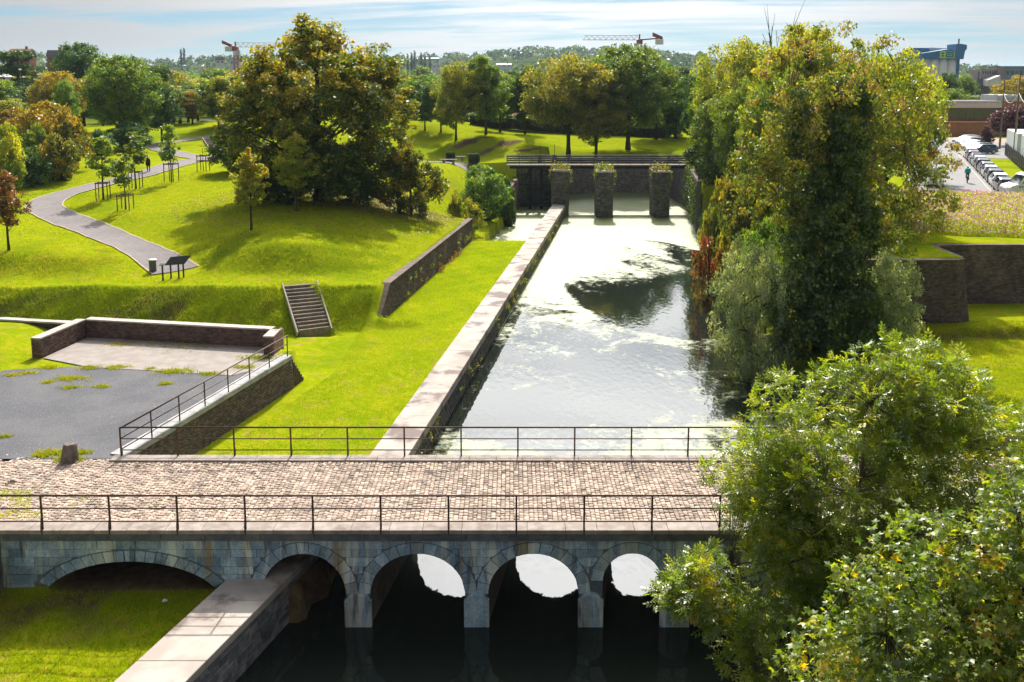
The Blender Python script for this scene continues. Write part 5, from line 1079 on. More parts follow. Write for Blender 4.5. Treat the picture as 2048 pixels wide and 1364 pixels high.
def car_parts(kind):
    if kind in CARM: return CARM[kind]
    st=ST[kind]; b=MB(); k=10
    for x,zb,zl,zr_,wl,wb,wr in st:
        zm=(zb+zl)/2
        for y,z in ((-wl,zb),(-wb,zm),(-wb*.985,zl),(-(wr+.04),zl+(zr_-zl)*.9),(-wr+.08,zr_),(wr-.08,zr_),(wr+.04,zl+(zr_-zl)*.9),(wb*.985,zl),(wb,zm),(wl,zb)): b.v.append((x,y,z))
    for i in range(len(st)-1):
        for j in range(k): j2=(j+1)%k; b.f.append((i*k+j,i*k+j2,(i+1)*k+j2,(i+1)*k+j))
    b.f.append(tuple(range(k))); n=(len(st)-1)*k; b.f.append(tuple(n+j for j in range(k)))
    body=b.mesh('body',None,smooth=False)
    def pt(i,j): return Vector(b.v[i*k+j])
    def panel(a,b_,c,d,n,inset=.1,off=.012):
        m=(a+b_+c+d)/4; q=[m+(p-m)*(1-inset)+Vector(n)*off for p in (a,b_,c,d)]; w=MB(); w.v=[tuple(p) for p in q]; w.f=[(0,1,2,3)]; return w
    ro=[i for i in range(len(st)) if st[i][3]-st[i][2]>.3]; i0,i1=ro[0],ro[-1]
    wins=[panel(pt(i1+1,4),pt(i1+1,5),pt(i1,5),pt(i1,4),(.5,0,.6),.06).mesh('windscreen',m_glass,fix=False),panel(pt(i0-1,5),pt(i0-1,4),pt(i0,4),pt(i0,5),(-.6,0,.4),.1).mesh('rear_window',m_glass,fix=False)]
    for s in (0,1):
        j=(2,3) if s==0 else (7,6); ny=-1 if s==0 else 1
        mid=(i0+i1)//2+ (1 if (i1-i0)>2 else 0)
        for a_,c_ in ((i0,mid),(mid,i1)):
            wins.append(panel(pt(a_,j[0]),pt(c_,j[0]),pt(c_,j[1]),pt(a_,j[1]),(0,ny,.25),.12,.02).mesh('side_window',m_glass,fix=False))
    L_=st[-1][0]; R_=st[0][0]
    tail=MB().box((-.06,-.10,-.14),(.05,.10,.16)).mesh('tail_light',m_tail); head=MB().box((-.14,-.16,-.07),(.04,.16,.08)).mesh('headlight',m_head)
    wh=MB().lathe([(.31,-.1),(.33,-.06),(.33,.06),(.31,.1)],16).mesh('tyre',m_tyre); rim=MB().lathe([(.2,-.115),(.21,-.09),(.21,.09),(.2,.115)],12).mesh('rim',m_rim)
    plate=MB().box((-.01,-.26,-.055),(.01,.26,.055)).mesh('number_plate',m_plate); bmp=MB().box((-.05,-.72,-.09),(.05,.72,.09)).mesh('bumper',m_bump); mir=MB().box((-.06,-.09,-.06),(.06,.09,.06)).mesh('mirror',m_bump)
    CARM[kind]=(body,wins,tail,head,wh,rim,plate,bmp,mir,L_,R_); return CARM[kind]
def car(kind,col,label,p,rz,group):
    body,wins,tail,head,wh,rim,plate,bmp,mir,L_,R_=car_parts(kind)
    o=thing('parked_car',label,'car',p,rz,group); 
    def add(me,loc=(0,0,0),rot=(0,0,0),par=None): q=link(bpy.data.objects.new(me.name.split('.')[0],me),par or o); q.location=loc; q.rotation_euler=rot; return q
    bo_=add(body)
    if not body.materials: body.materials.append(PT['white'])
    bo_.material_slots[0].link='OBJECT'; bo_.material_slots[0].material=PT[col]
    for w in wins: add(w)
    for s in (-1,1):
        add(tail,(R_+.10,s*.70,.86)); add(head,(L_-.20,s*.56,.66)); add(mir,(.85,s*.94,1.0))
        for x in (-1.28,1.30): t_=add(wh,(x,s*.74,.33),(math.pi/2,0,0)); add(rim,(0,0,0),(0,0,0),t_)
    add(plate,(R_-.012,0,.62)); add(bmp,(R_+.02,0,.42)); add(bmp,(L_-.06,0,.36)); return o
ra=math.atan2(rdir.y,rdir.x)
row=[('hatch','grey','dark grey hatchback parked at the kerb directly behind the white van'),('hatch','white','white hatchback parked second from the near end of the kerb row'),('estate','black','tall black car third from the near end of the kerb row'),('hatch','silver','silver hatchback fourth from the near end of the kerb row'),('hatch','grey','dark grey hatchback fifth from the near end of the kerb row'),('estate','black','black estate car sixth from the near end of the kerb row'),('hatch','silver','silver hatchback seventh from the near end of the kerb row'),('sedan','blue','blue-grey saloon eighth from the near end of the kerb row'),('hatch','red','dark red hatchback ninth from the near end of the kerb row'),('estate','white','white estate car at the far end of the kerb row')]
for i,(k_,c_,lab) in enumerate(row): v=Vector(rpt(4.2+i*4.85,2.75,.04)); car(k_,c_,lab,tuple(v),ra+random.uniform(-.03,.03),'cars parked along the kerb')
lot=[('hatch','blue','dark blue-grey hatchback nearest in the car park'),('hatch','grey','dark grey hatchback second nearest in the car park'),('estate','white','white estate third nearest in the car park'),('sedan','silver','silver saloon in the middle of the car park row'),('estate','black','black car in the car park beyond the silver saloon'),('hatch','white','white hatchback second farthest in the car park'),('estate','silver','silver estate farthest in the car park')]
for i,(k_,c_,lab) in enumerate(lot): v=Vector(rpt(56.5+i*3.9,5.0-.1*i,.04)); car(k_,c_,lab,tuple(v),math.pi+.12,'cars in the car park')
for i,(px,py,c_,lab) in enumerate(((1868,372,'white','white car left of the street half hidden by leaves, nearest'),(1862,361,'silver','silver car left of the street behind the nearest white one'),(1874,344,'blue','blue-grey car left of the street, farthest of three'))):
    q=G(px,py,2.); q.z=2.03; car('hatch',c_,lab,tuple(q),ra+math.pi,'cars left of the street')
# white flatbed van
v_=Vector(rpt(.2,4.9,.04)); va=thing('flatbed_van','white van with dark windows facing left behind the flowers','van',tuple(v_),math.pi+.05)
prof=[(2.9,.45),(2.95,.85),(2.75,1.15),(2.0,1.35),(1.35,2.15),(.9,2.32),(-1.0,2.32),(-1.1,2.2),(-1.1,.45)]
MB().prism(prof,'y',-.98,.98).build('body',PT['white'],va,bevel=.05); MB().box((-3.4,-1.02,.9),(-1.15,1.02,2.1)).build('load_bed',m_bump,va,bevel=.03)
for s in (-1,1):
    m=MB(); m.v=[(1.75,s*.995,1.4),(1.2,s*.995,2.05),(.55,s*.995,2.05),(.55,s*.995,1.35)]; m.f=[(0,1,2,3)]; m.build('side_window',m_glass,va)
    m=MB(); m.v=[(.4,s*.995,1.35),(.4,s*.995,2.05),(-.85,s*.995,2.05),(-.85,s*.995,1.35)]; m.f=[(0,1,2,3)]; m.build('side_window',m_glass,va)
    MB().box((2.7,s*.66-.2,.75),(2.93,s*.66+.2,.98)).build('headlight',m_head,va); MB().box((1.35,s*1.0-.12,1.35),(1.55,s*1.0+.12,1.75)).build('mirror',m_bump,va)
    m_letter=PT.setdefault('letter',simple('blue_lettering',(.03,.10,.22),rough=.5))
    for k in range(5): MB().box((1.9-k*.24,s*.982-.004,.98+.03*(k%2)),(2.05-k*.24,s*.982+.004,1.14)).build('lettering',m_letter,va)
    for x in (1.75,-2.2):
        w=MB().lathe([(.33,-.12),(.36,-.08),(.36,.08),(.33,.12)],16).build('wheel',m_tyre,va); w.location=(x,s*.84,.36); w.rotation_euler=(math.pi/2,0,0); MB().lathe([(.2,-.13),(.2,.13)],12).build('rim',m_rim,w)
m=MB(); m.v=[(2.06,-.82,1.36),(2.06,.82,1.36),(1.42,.74,2.12),(1.42,-.74,2.12)]; m.f=[(0,1,2,3)]; q=m.build('windscreen',m_glass,va); q.location=(.02,0,.02)
q=MB().lathe([(.08,0),(.07,.12),(.02,.15)],10).build('beacon',simple('amber_beacon',(.7,.25,.02),rough=.3),va); q.location=(.3,0,2.32)
# trailers behind the fence
for i,(px,py,lab) in enumerate(((2032,322,'white box trailer behind the dark fence, the farther one'),(2075,352,'white box trailer behind the dark fence, cut by the right edge'))):
    q=Vector(rpt((48.5,33.5)[i],(9.2,9.4)[i])); tr_=thing('truck_trailer',lab,'trailer',(q.x,q.y,2.0),ra,'box trailers behind the fence')
    MB().box((-6.5,-1.25,1.1),(6.5,1.25,3.9)).build('box',paint('trailer_white_%d'%i,(.50,.53,.54),.45),tr_,bevel=.04); MB().box((-6.4,-1.1,.75),(6.4,1.1,1.1)).build('chassis',m_bump,tr_)
    for s in (-1,1): MB().box((-6.53,s*.62-.58,1.2),(-6.505,s*.62+.58,3.8)).build('rear_door',PT['silver'],tr_)
    for x in (-4.6,-3.5,-2.4):
        for s in (-1,1):
            w=MB().lathe([(.45,-.16),(.5,-.1),(.5,.1),(.45,.16)],16).build('wheel',m_tyre,tr_); w.location=(x,s*1.0,.5); w.rotation_euler=(math.pi/2,0,0)
# dark fence, poles, wires
fa_,fb2=Vector(rpt(55,7.9,0)),Vector(rpt(4,6.6,0)); fe=thing('metal_fence','dark metal panel fence between the grass verge and the trailers','fence',tuple(fa_)); d_=(fb2-fa_); n=int(d_.length/2.5); d_.normalize(); pm=MB().box((-.05,-.05,0),(.05,.05,1.9)).mesh('post',m_iron); bars=MB()
for k in range(17): bars.bar((.1+k*.145,0,.12),(.1+k*.145,0,1.75),.09,.02,up=(0,1,0))
for z in (.3,1.55): bars.bar((0,.03,z),(2.5,.03,z),.03,.05)
bmesh_=bars.mesh('panel',m_iron); an=math.atan2(d_.y,d_.x)
for k in range(n):
    for me in (pm,bmesh_): q=link(bpy.data.objects.new(me.name.split('.')[0],me),fe); q.location=d_*(k*2.5); q.rotation_euler=(0,0,an)
m_pole=simple('pole_wood',(.20,.145,.105),(.15,.11,.08),4.,.9,.2,stretch=(1,1,.2))
poles=[]
for px,py,top,lab in ((1999,298,158,'tall wooden pole behind the dark fence, the farther one'),(2027,321,150,'tall wooden pole behind the dark fence, the nearer one')):
    q=G(px,py,2.); q.z=2.0; h=AT(px,top,q.y).z-2; o=thing('utility_pole',lab,'pole',tuple(q)); MB().tube([(0,0,-.3),(0,0,h)],[.17,.11],10).build('mast',m_pole,o,smooth=True)
    a=MB().tube([(0,0,h*.74),(-.5,0,h*.77),(-1.1,0,h*.76)],.03,6).build('lamp_arm',m_rim,o); MB().box((-1.5,-.12,h*.75),(-1.0,.12,h*.78)).build('lamp_head',m_rim,a); poles.append((q,h))
A_=poles[0][0]+Vector((0,0,poles[0][1]*.8));B_=poles[1][0]+Vector((0,0,poles[1][1]*.8)); wb=thing('overhead_wire','pale cable sagging between the two wooden poles','cable',tuple(A_))
MB().tube([A_.lerp(B_,u)-A_-Vector((0,0,6.*u*(1-u))) for u in np.linspace(0,1,14)],.035,5).build('cable',m_rim,wb)
MB().tube([B_.lerp(B_+(B_-A_),u)-A_-Vector((0,0,6.*u*(1-u))) for u in np.linspace(0,1,14)],.035,5).build('cable',m_rim,wb)
# ================================================= BUILDINGS AND SKYLINE
m_orbrick=simple('orange_brick',(.36,.17,.09),(.30,.14,.075),3.,.9,.2,(.26,.12,.07),.5); m_white=simple('white_render',(.62,.60,.57),(.55,.53,.5),2.,.8,.2); m_bglass=simple('window_glass',(.03,.04,.05),rough=.1,spec=.8); m_roofr=simple('red_tiles',(.27,.10,.055),(.2,.08,.05),2.,.9,.2); m_roofg=simple('slate_roof',(.12,.125,.14),(.09,.095,.11),2.,.8,.2); m_bluec=simple('blue_cladding',(.03,.17,.36),(.03,.15,.32),1.5,.6,.3); m_conc=simple('pale_concrete',(.86,.81,.75),(.78,.72,.66),.4,.9,.2,stretch=(1,1,.1)); m_tower=simple('blue_glass_panel',(.06,.12,.20),(.09,.16,.25),.5,.4,.5)
def bld(name,label,px,py,Y,rz=0.,cat='building'):
    p=AT(px,py,Y); return thing(name,label,cat,(p.x,Y,2.),rz)
def wins(o,x0,x1,z0,z1,y,nx_,nz,mat=m_bglass,fr=.15,name='window',depth=.06):
    w=(x1-x0)/nx_;h=(z1-z0)/nz
    for i in range(nx_):
        for j in range(nz): MB().box((x0+i*w+fr*w,y-depth,z0+j*h+fr*h),(x0+(i+1)*w-fr*w,y+.05,z0+(j+1)*h-fr*h)).build(name,mat,o)
# low brick building at the end of the street
q=G(1905,262,2.); o=thing('brick_building','low orange brick building with pale flat roof at the end of the street','building',(q.x-4,186,2.),R(-4))
MB().box((-16,0,0),(14,8,2.6)).build('front_wall',m_orbrick,o); MB().box((-16.2,-.2,2.6),(14.2,.4,2.85)).build('coping',m_orbrick,o)
MB().box((-2,10,0),(13,20,5.3)).build('rear_wall',m_orbrick,o); MB().box((-4.5,8.6,5.3),(14,21,6.5)).build('roof',m_white,o); MB().box((-4.7,8.4,6.5),(14.2,21.2,6.62)).build('roof_edge',m_roofg,o)
wins(o,-1.8,8,3.0,5.2,9.97,6,1,fr=.03); MB().box((8.3,8.5,0),(13.4,10,6.7)).build('wall_panel',m_orbrick,o); MB().box((9,14,6.5),(14,22,7.8)).build('roof_block',m_white,o)
for i in range(5): MB().box((3+i*1.5,-.06,.1),(4.1+i*1.5,.05,2.2)).build('door',m_bglass,o)
m=MB(); m.prism([(11.2,0),(13.2,0),(12.9,4.6),(12.3,4.6)],'y',-2.5,-1.2).build('pylon',m_roofg,o)
# silo
Ys=480; o=bld('silo_building','tall pale concrete silo with blue cladding on top and yellow sign','silo' and 1882,150,Ys,R(0)); o['category']='silo'
def wx_(px): return (px-1882)*Ys*1.008/F_PX
def wz_(py): return 13.4+(155-py)*Ys*1.006/F_PX-2
c_=wx_(1860),wx_(1913); k=3; w=(c_[1]-c_[0])/k
MB().box((c_[0]-6,1.5,0),(c_[1],14,wz_(119))).build('core',m_conc,o)
for i in range(k): MB().lathe([(w*.52,0),(w*.52,wz_(119))],20,(c_[0]+w*(i+.5),1.8,0)).build('silo_tube',m_conc,o,smooth=True)
MB().lathe([(w*.5,0),(w*.5,wz_(119))],20,(c_[0]-3.5,4,0)).build('silo_tube',m_conc,o,smooth=True)
MB().prism([(wx_(1841),wz_(119)),(wx_(1914),wz_(119)),(wx_(1914),wz_(106)),(wx_(1893),wz_(100)),(wx_(1841),wz_(108))],'y',-1.4,14.5).build('head_house',m_bluec,o)
MB().box((wx_(1830),6,wz_(112)),(wx_(1866),16,wz_(97))).build('rear_hall',m_bluec,o); MB().prism([(wx_(1866),wz_(102)),(wx_(1905),wz_(102)),(wx_(1905),wz_(98)),(wx_(1870),wz_(96))],'y',8,15).build('rear_roof',m_white,o)
MB().prism([(wx_(1904),wz_(119.5)),(wx_(1920),wz_(119.5)),(wx_(1922),wz_(104)),(wx_(1925),wz_(100)),(wx_(1925),wz_(92)),(wx_(1913),wz_(90)),(wx_(1904),wz_(90.5))],'y',-2.2,8).build('lift_tower',m_bluec,o); MB().box((wx_(1912),-.5,0),(wx_(1916),3,wz_(119))).build('lift_shaft',m_bluec,o); MB().box((wx_(1912),0,wz_(91)),(wx_(1914),.6,wz_(80))).build('chimney',m_roofg,o)
m_sy=simple('sign_yellow',(.55,.62,.10),rough=.6); m_sg=simple('sign_green',(.01,.17,.12),rough=.6); m_sw=simple('sign_white',(.7,.75,.7),rough=.6)
s=MB().box((wx_(1874.5),-1.62,wz_(117.6)),(wx_(1911),-1.42,wz_(104))).build('sign',m_sy,o); MB().box((wx_(1886),-1.70,wz_(116)),(wx_(1901),-1.63,wz_(105))).build('sign_field',m_sg,s)
for cx_,cz_ in ((1880,108.3),(1880,113.3),(1906,109.5),(1906,114.5)):
    MB().prism([(wx_(cx_)+.75*math.cos(a),wz_(cz_)+.42*math.sin(a)) for a in np.linspace(0,6.28,12,endpoint=False)],'y',-1.68,-1.63).build('emblem',m_sg,s)
rr_=random.Random(3)
for row_,(x0,x1) in ((109.3,(1887.5,1899.5)),(113.,(1889,1898))):
    pts=[Vector((wx_(x0+(x1-x0)*u),-1.72,wz_(row_+(.9 if i%2 else -.9)*(1. if i%4 else 1.5)))) for i,u in enumerate(np.linspace(0,1,12))]; MB().tube(pts,.11,4).build('script_lettering',m_sw,s)
# works at the right edge
o=bld('factory','grey-pink industrial works with stepped blocks at the right edge','x' and 2010,150,400); m_pk=simple('pinkish_block',(.33,.25,.23),(.27,.21,.2),1.,.9,.2); m_gb=simple('blue_grey_block',(.22,.27,.34),None,rough=.7)
f_=400*1.006/F_PX
def fx(px): return (px-2010)*f_
def fz(py): return 11.4+(155-py)*f_
MB().box((fx(1972),4,0),(fx(2004),14,fz(139))).build('block',m_pk,o); wins(o,fx(1974),fx(2002),fz(150),fz(141),4,6,1,fr=.2); MB().box((fx(2003),2,0),(fx(2016),14,fz(137))).build('block',m_pk,o); MB().box((fx(2015),3,0),(fx(2085),16,fz(134))).build('block',m_gb,o); wins(o,fx(2018),fx(2080),fz(152),fz(140),3,7,1,fr=.18)
MB().box((fx(2013),2.5,fz(134)),(fx(2086),16.3,fz(132.8))).build('roof_edge',m_roofg,o); MB().prism([(fx(1970),fz(172)),(fx(2000),fz(172)),(fx(1996),fz(151)),(fx(1972),fz(160))],'y',-2,3.5).build('shed',m_conc,o); MB().box((fx(1958),0,0),(fx(1968),4,fz(158))).build('block',m_roofg,o); MB().box((fx(1928),1,0),(fx(1957),9,fz(162))).build('shed',m_white,o); MB().box((fx(1926),.8,fz(162)),(fx(1958),9.2,fz(157))).build('roof',simple('shed_roof',(.30,.35,.40),rough=.5),o)
MB().tube([(fx(1963),2,fz(158)),(fx(1963),2,fz(144))],.3,8).build('chimney',m_roofg,o)
# red brick house and metal walkway at far left
o=bld('brick_house','red brick house with white-edged dormers at the left edge','x' and 5,150,215); f_=215*1.006/F_PX
m_red=simple('red_brick',(.34,.10,.07),(.28,.085,.06),4.,.9,.2)
def hx(px): return (px-5)*f_
def hz(py): return 11.4+(155-py)*f_
MB().box((hx(-40),0,0),(hx(23),10,hz(170))).build('wall',m_red,o); MB().prism([(hx(-42),hz(170)),(hx(26),hz(170)),(hx(14),hz(160)),(hx(-30),hz(160))],'y',-.4,10.4).build('roof',m_roofg,o); MB().box((hx(-40),-.08,hz(210)),(hx(18),.02,hz(196))).build('wall_band',m_white,o)
for px in (1,11):
    d=MB().box((hx(px-3),-.5,hz(165)),(hx(px+2),3,hz(153))).build('dormer',m_white,o); MB().box((hx(px-2.2),-.56,hz(163)),(hx(px+1.2),-.49,hz(155))).build('pane',m_bglass,d); MB().hexa([(hx(px-7),-1,hz(148)),(hx(px+3),-1,hz(155)),(hx(px+3),3,hz(155)),(hx(px-7),3,hz(148)),(hx(px-7),-1,hz(146.5)),(hx(px+3),-1,hz(153.5)),(hx(px+3),3,hz(153.5)),(hx(px-7),3,hz(146.5))]).build('dormer_roof',m_white,d)
wins(o,hx(2),hx(21),hz(192),hz(174),0,2,1,fr=.28,depth=.07)
o=bld('metal_walkway','grey elevated metal walkway with railing crossing behind the orange bushes','x' and 70,180,200,cat='walkway'); f_=200*1.006/F_PX; m_gsteel=simple('grey_steel',(.27,.26,.27),(.2,.19,.2),3.,.6,.3)
def hx(px): return (px-70)*f_
def hz(py): return 11.4+(155-py)*f_
MB().box((hx(16),0,hz(191)),(hx(120),2.2,hz(184))).build('girder',m_gsteel,o)
for z in (173.5,179,183): MB().bar((hx(16),.05,hz(z)),(hx(120),.05,hz(z)),.1,.1).build('rail',m_gsteel,o)
for i in range(12): MB().bar((hx(25+i*7.6),.05,hz(184)),(hx(25+i*7.6),.05,hz(173.5)),.12).build('post',m_gsteel,o)
for px in (20,84): MB().box((hx(px-2.5),.4,0),(hx(px+2.5),1.8,hz(190))).build('column',m_gsteel,o)
MB().box((hx(58),1,0),(hx(86),12,hz(192))).build('underpass_wall',m_roofg,o)
n_=12; MB().prism([(hx(35)+1.1*.35*math.cos(a)*1.0,hz(203)+.85*math.sin(a)) for a in np.linspace(0,6.28,n_,endpoint=False)],'y',-.5,-.4).build('oval_sign',m_iron,o)
for i,(px,py,Y_,lab) in enumerate(((40,140,190,'street lamp with pale head before the cedar, highest'),(47,155,188,'street lamp with pale head before the cedar, lowest'),(76,150,192,'street lamp with pale head right of the cedar'),(103,145,195,'street lamp with pale head, rightmost of four'))):
    q=AT(px,py,Y_); o=thing('street_lamp',lab,'street lamp',(q.x,Y_,3.),0,'street lamps at far left'); h=q.z-3; MB().tube([(0,0,-.5),(0,0,h)],.05,6).build('mast',m_gsteel,o); MB().lathe([(.08,h-.05),(.30,h),(.34,h+.12),(.1,h+.25)],10).build('lamp_head',m_white,o)
# cranes
def crane(label,px,pz,Y,jib,cj,col,dirn):
    o=bld('tower_crane',label,px,pz,Y,cat='crane'); h=AT(px,pz,Y).z-2; a=.75; mc=simple('crane_%d'%px,(.38,.07,.045),(.3,.06,.04),3.,.6,.3); mw=simple('crane_jib_%d'%px,col,rough=.6)
    mb=MB()
    for sx in (-a,a):
        for sy in (-a,a): mb.bar((sx,sy,0),(sx,sy,h),.17)
    z=0; k=0
    while z<h-1.6:
        for (x0,y0),(x1,y1) in (((-a,-a),(a,-a)),((a,-a),(a,a)),((a,a),(-a,a)),((-a,a),(-a,-a))): mb.bar((x0,y0,z),(x1,y1,z+1.6),.09); mb.bar((x0,y0,z),(x1,y1,z),.09)
        z+=1.6
    mb.build('mast',mc,o); MB().box((-1.1,-1.1,h-.4),(1.1,1.1,h+1.2)).build('slewing_ring',mc,o); MB().box((dirn*.4,-2.3,h-2.2),(dirn*2.2,-.9,h-.2)).build('cab',m_white,o)
    j=MB(); z0,z1=h+1.2,h+3.; n=int(jib/2.2)
    j.bar((0,-.6,z0),(dirn*jib,-.6,z0),.14); j.bar((0,.6,z0),(dirn*jib,.6,z0),.14); j.bar((0,0,z1),(dirn*jib*.97,0,z1-.2),.14)
    for i in range(n):
        x0,x1=dirn*i*2.2,dirn*(i+1)*2.2; xm=(x0+x1)/2
        for s in (-.6,.6): j.bar((x0,s,z0),(xm,0,z1),.09); j.bar((xm,0,z1),(x1,s,z0),.09)
    j.build('jib',mw,o); MB().bar((0,0,h+1.2),(-dirn*cj,0,h+1.8),.5,.5).build('counter_jib',mc,o); MB().box((-dirn*cj-1.2,-.7,h-.6),(-dirn*cj+1.8,.7,h+1.4)).build('counterweight',m_conc,o); MB().hexa([(-dirn*cj-2.4,-.5,h+2.6),(-dirn*cj+1.5,-.5,h+1.2),(-dirn*cj+1.5,.5,h+1.2),(-dirn*cj-2.4,.5,h+2.6),(-dirn*cj-2.4,-.5,h+4.1),(-dirn*cj+1.5,-.5,h+2.4),(-dirn*cj+1.5,.5,h+2.4),(-dirn*cj-2.4,.5,h+4.1)]).build('winch',mc,o)
    MB().tube([(0,0,h+1),(0,0,h+3.4)],.3,6).build('apex',mc,o)
crane('red tower crane with white jib left of the huge maple',471,100,400,34,3.,(.6,.57,.55),1)
crane('orange and white tower crane jib above the dense tree',1279,86,380,22.5,7.5,(.6,.42,.38),-1)
# distant blocks and houses
o=bld('office_block','blue glass office block on the skyline',1047,120,1500); f_=1500/F_PX*1.006
def T(px): return (px-1047)*f_
def U(py): return 11.4+(155-py)*f_
MB().box((T(1027.5),0,0),(T(1044),26,U(105))).build('wing',m_tower,o); MB().box((T(1044),2,0),(T(1064),24,U(105.2))).build('wing',m_gb,o); MB().box((T(1032),4,U(105)),(T(1059),20,U(103.2))).build('roof_plant',m_gb,o); MB().box((T(1059),-4,0),(T(1078),20,U(119))).build('annex',m_gb,o); MB().box((T(1068),-14,0),(T(1100),4,U(133))).build('annex',m_white,o)
wins(o,T(1045),T(1063),U(118),U(106),2,6,4,m_tower,.18,depth=.3); wins(o,T(1028.5),T(1043),U(130),U(106),0,5,7,m_gb,.2,depth=.3); wins(o,T(1060),T(1072),U(132),U(120),-4,4,4,m_tower,.22,depth=.3)
def house(label,px,py,Y,wpx,hpx,wall,roof,rz=0.):
    f_=Y/F_PX; q=AT(px,py,Y); w=wpx*f_; h=hpx*f_; g=float(hgt(np.array([q.x]),np.array([Y]))[0]); o=thing('house',label,'house',(q.x,Y,g),rz); H=max(q.z-g,2.)
    MB().box((-w/2,0,-1),(w/2,w*.7,H-h*.45)).build('wall',wall,o); MB().prism([(-.2,H-h*.45),(w*.7+.2,H-h*.45),(w*.35,H)],'x',-w/2-.3,w/2+.3).build('roof',roof,o); wins(o,-w/2,w/2,H-h*.9,H-h*.5,0,max(2,int(w/4)),1,fr=.25,depth=.08)
    MB().box((w*.2,w*.3,H-.6),(w*.2+.8,w*.3+.8,H+1.0)).build('chimney',m_red,o)
house('house with long orange roof behind the left trees',108,100,330,28,26,m_orbrick,m_roofg,R(8)); house('dark roofed house on the far left skyline',36,97,420,40,14,m_red,m_roofr); house('white gabled house below the left crane',440,114,700,16,14,m_white,m_roofg,R(20)); house('white house beside the crane mast',468,117,690,20,12,m_white,m_roofg,R(-15))
house('pale warehouse right of the huge maple',825,153,330,34,28,m_white,m_white); house('small white house with brick chimney right of the pale warehouse',862,163,310,30,16,m_white,m_roofr); house('red tiled house half hidden below the left crane',360,150,420,30,16,m_red,m_roofr); house('white flat house before the office block',1008,126,900,30,8,m_white,m_white); house('low factory shed on the skyline right of the huge maple',855,115,1400,44,5,m_gb,m_conc)
house('brick school building behind the hedge',1020,228,178,95,30,m_orbrick,m_roofr); house('dark brick building behind the left end of the avenue',885,232,185,70,26,m_brick_dk,m_roofg)
for i in range(26):
    px=rb_.uniform(0,1420); 
    if 1000<px<1110: continue
    house('small house on the distant hillside','' or px,rb_.uniform(122,140),rb_.uniform(800,1350),rb_.uniform(9,18),rb_.uniform(6,9),rb_.choice([m_white,m_red,m_conc]),rb_.choice([m_roofr,m_roofg,m_roofg]),rb_.uniform(-.6,.6))
for o in bpy.data.objects:
    if o.get('label')=='small house on the distant hillside': o['group']='houses on the distant hillside'
# far wooded plain: crowns seen as one mass
def woods(name,label,n,y0,y1,xs_,size,leafq,mat,seed,keep=None):
    r=np.random.default_rng(seed); u=r.random(n); Yy=y0+(y1-y0)*u; Xx=(r.random(n)*2-1)*(Yy*xs_); 
    k=fnoise(Xx,Yy,120.,seed)>-.35
    Xx,Yy=Xx[k],Yy[k]; Zz=hgt(Xx,Yy); R_=size*r.uniform(.6,1.3,len(Xx)); cen=np.c_[Xx,Yy,Zz+R_*.8]
    per=leafq; idx=np.repeat(np.arange(len(cen)),per); m_=len(idx); d=unit(r.normal(size=(m_,3))); d[:,2]=np.abs(d[:,2])*1.1-.25; off=d*(.75+.3*r.random((m_,1)))*R_[idx][:,None]
    C=cen[idx]+off; Nn=unit(d+r.normal(size=(m_,3))*.5); L_=R_[idx]*r.uniform(.35,.6,m_); V,F=leaf_quads(C,r.normal(size=(m_,3)),Nn,L_,L_*.8)
    t_=np.clip(r.random(len(cen))[idx]*.7+.15+r.normal(0,.15,m_),0,1); o=npo(name,V,F,mat,None,{'tint':np.repeat(t_,4)}); return tag(o,label,'woods',kind='stuff')
woods('far_woods','tree cover of the plain behind the park',1500,420,1000,.62,5.5,44,LG,31)
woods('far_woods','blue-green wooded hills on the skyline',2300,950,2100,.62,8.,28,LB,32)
# ================================================= FOREGROUND TREES
LASH=lm('leaf_ash',[(0,(.14,.215,.016)),(.5,(.28,.34,.02)),(.85,(.44,.43,.022)),(1,(.60,.44,.02))],trans=.54,gloss=.075,rough=.36)
LSYC=lm('leaf_sycamore',[(0,(.12,.185,.016)),(.6,(.25,.31,.02)),(.85,(.41,.41,.022)),(1,(.58,.36,.02))],trans=.57,gloss=.055,rough=.42)
def ell_pts(r,ells,n,gap=.3,s=1.2,seed=0.,q0=.38):
    w=np.array([e[6] for e in ells],float); w/=w.sum(); P=[];O=[]
    while len(P)<n:
        e=ells[r.choice(len(ells),p=w)]; d=unit(r.normal(size=3)); p=np.array(e[:3])+d*(r.random()**q0)*np.array(e[3:6])
        if fnoise(p[0]+p[2]*.7,p[1]-p[2]*.5,s,seed)<-1+gap*2.2 and r.random()<.85: continue
        P.append(p);O.append(unit((p-np.array(e[:3]))/np.array(e[3:6])))
    return np.array(P),np.array(O)
def limb_mesh(base,fork,cen,O,n_l,tr,mat,seed,twig=.008):
    rr=random.Random(seed); b=MB(); base,fork=Vector(base),Vector(fork); b.tube([base,base.lerp(fork,.5)+Vector((.1,.05,0)),fork],[tr*1.2,tr,tr*.8],9)
    idx=rr.sample(range(len(cen)),n_l); nodes=[fork]
    for i in idx:
        q=Vector(cen[i]); a=fork if rr.random()<.5 else nodes[rr.randrange(len(nodes))]; m=a.lerp(q,.5)+Vector((rr.uniform(-.2,.2),rr.uniform(-.2,.2),rr.uniform(.05,.4)))
        l=(q-a).length; r0=min(tr*.5,.012+.013*l); b.tube([a,a.lerp(m,.5),m,q],[r0,r0*.8,r0*.55,.012],6); nodes+=[m,q]
    nn=np.array([tuple(v) for v in nodes])
    for i in range(len(cen)):
        k=int(np.argmin(((nn-cen[i])**2).sum(1))); a=nodes[k]; q=Vector(cen[i]); b.tube([a,a.lerp(q,.5)+Vector((0,0,.06)),q],[twig*1.8,twig*1.3,twig*.7],4,cap=False)
    return b.mesh('trunk',mat,smooth=True,fix=False)
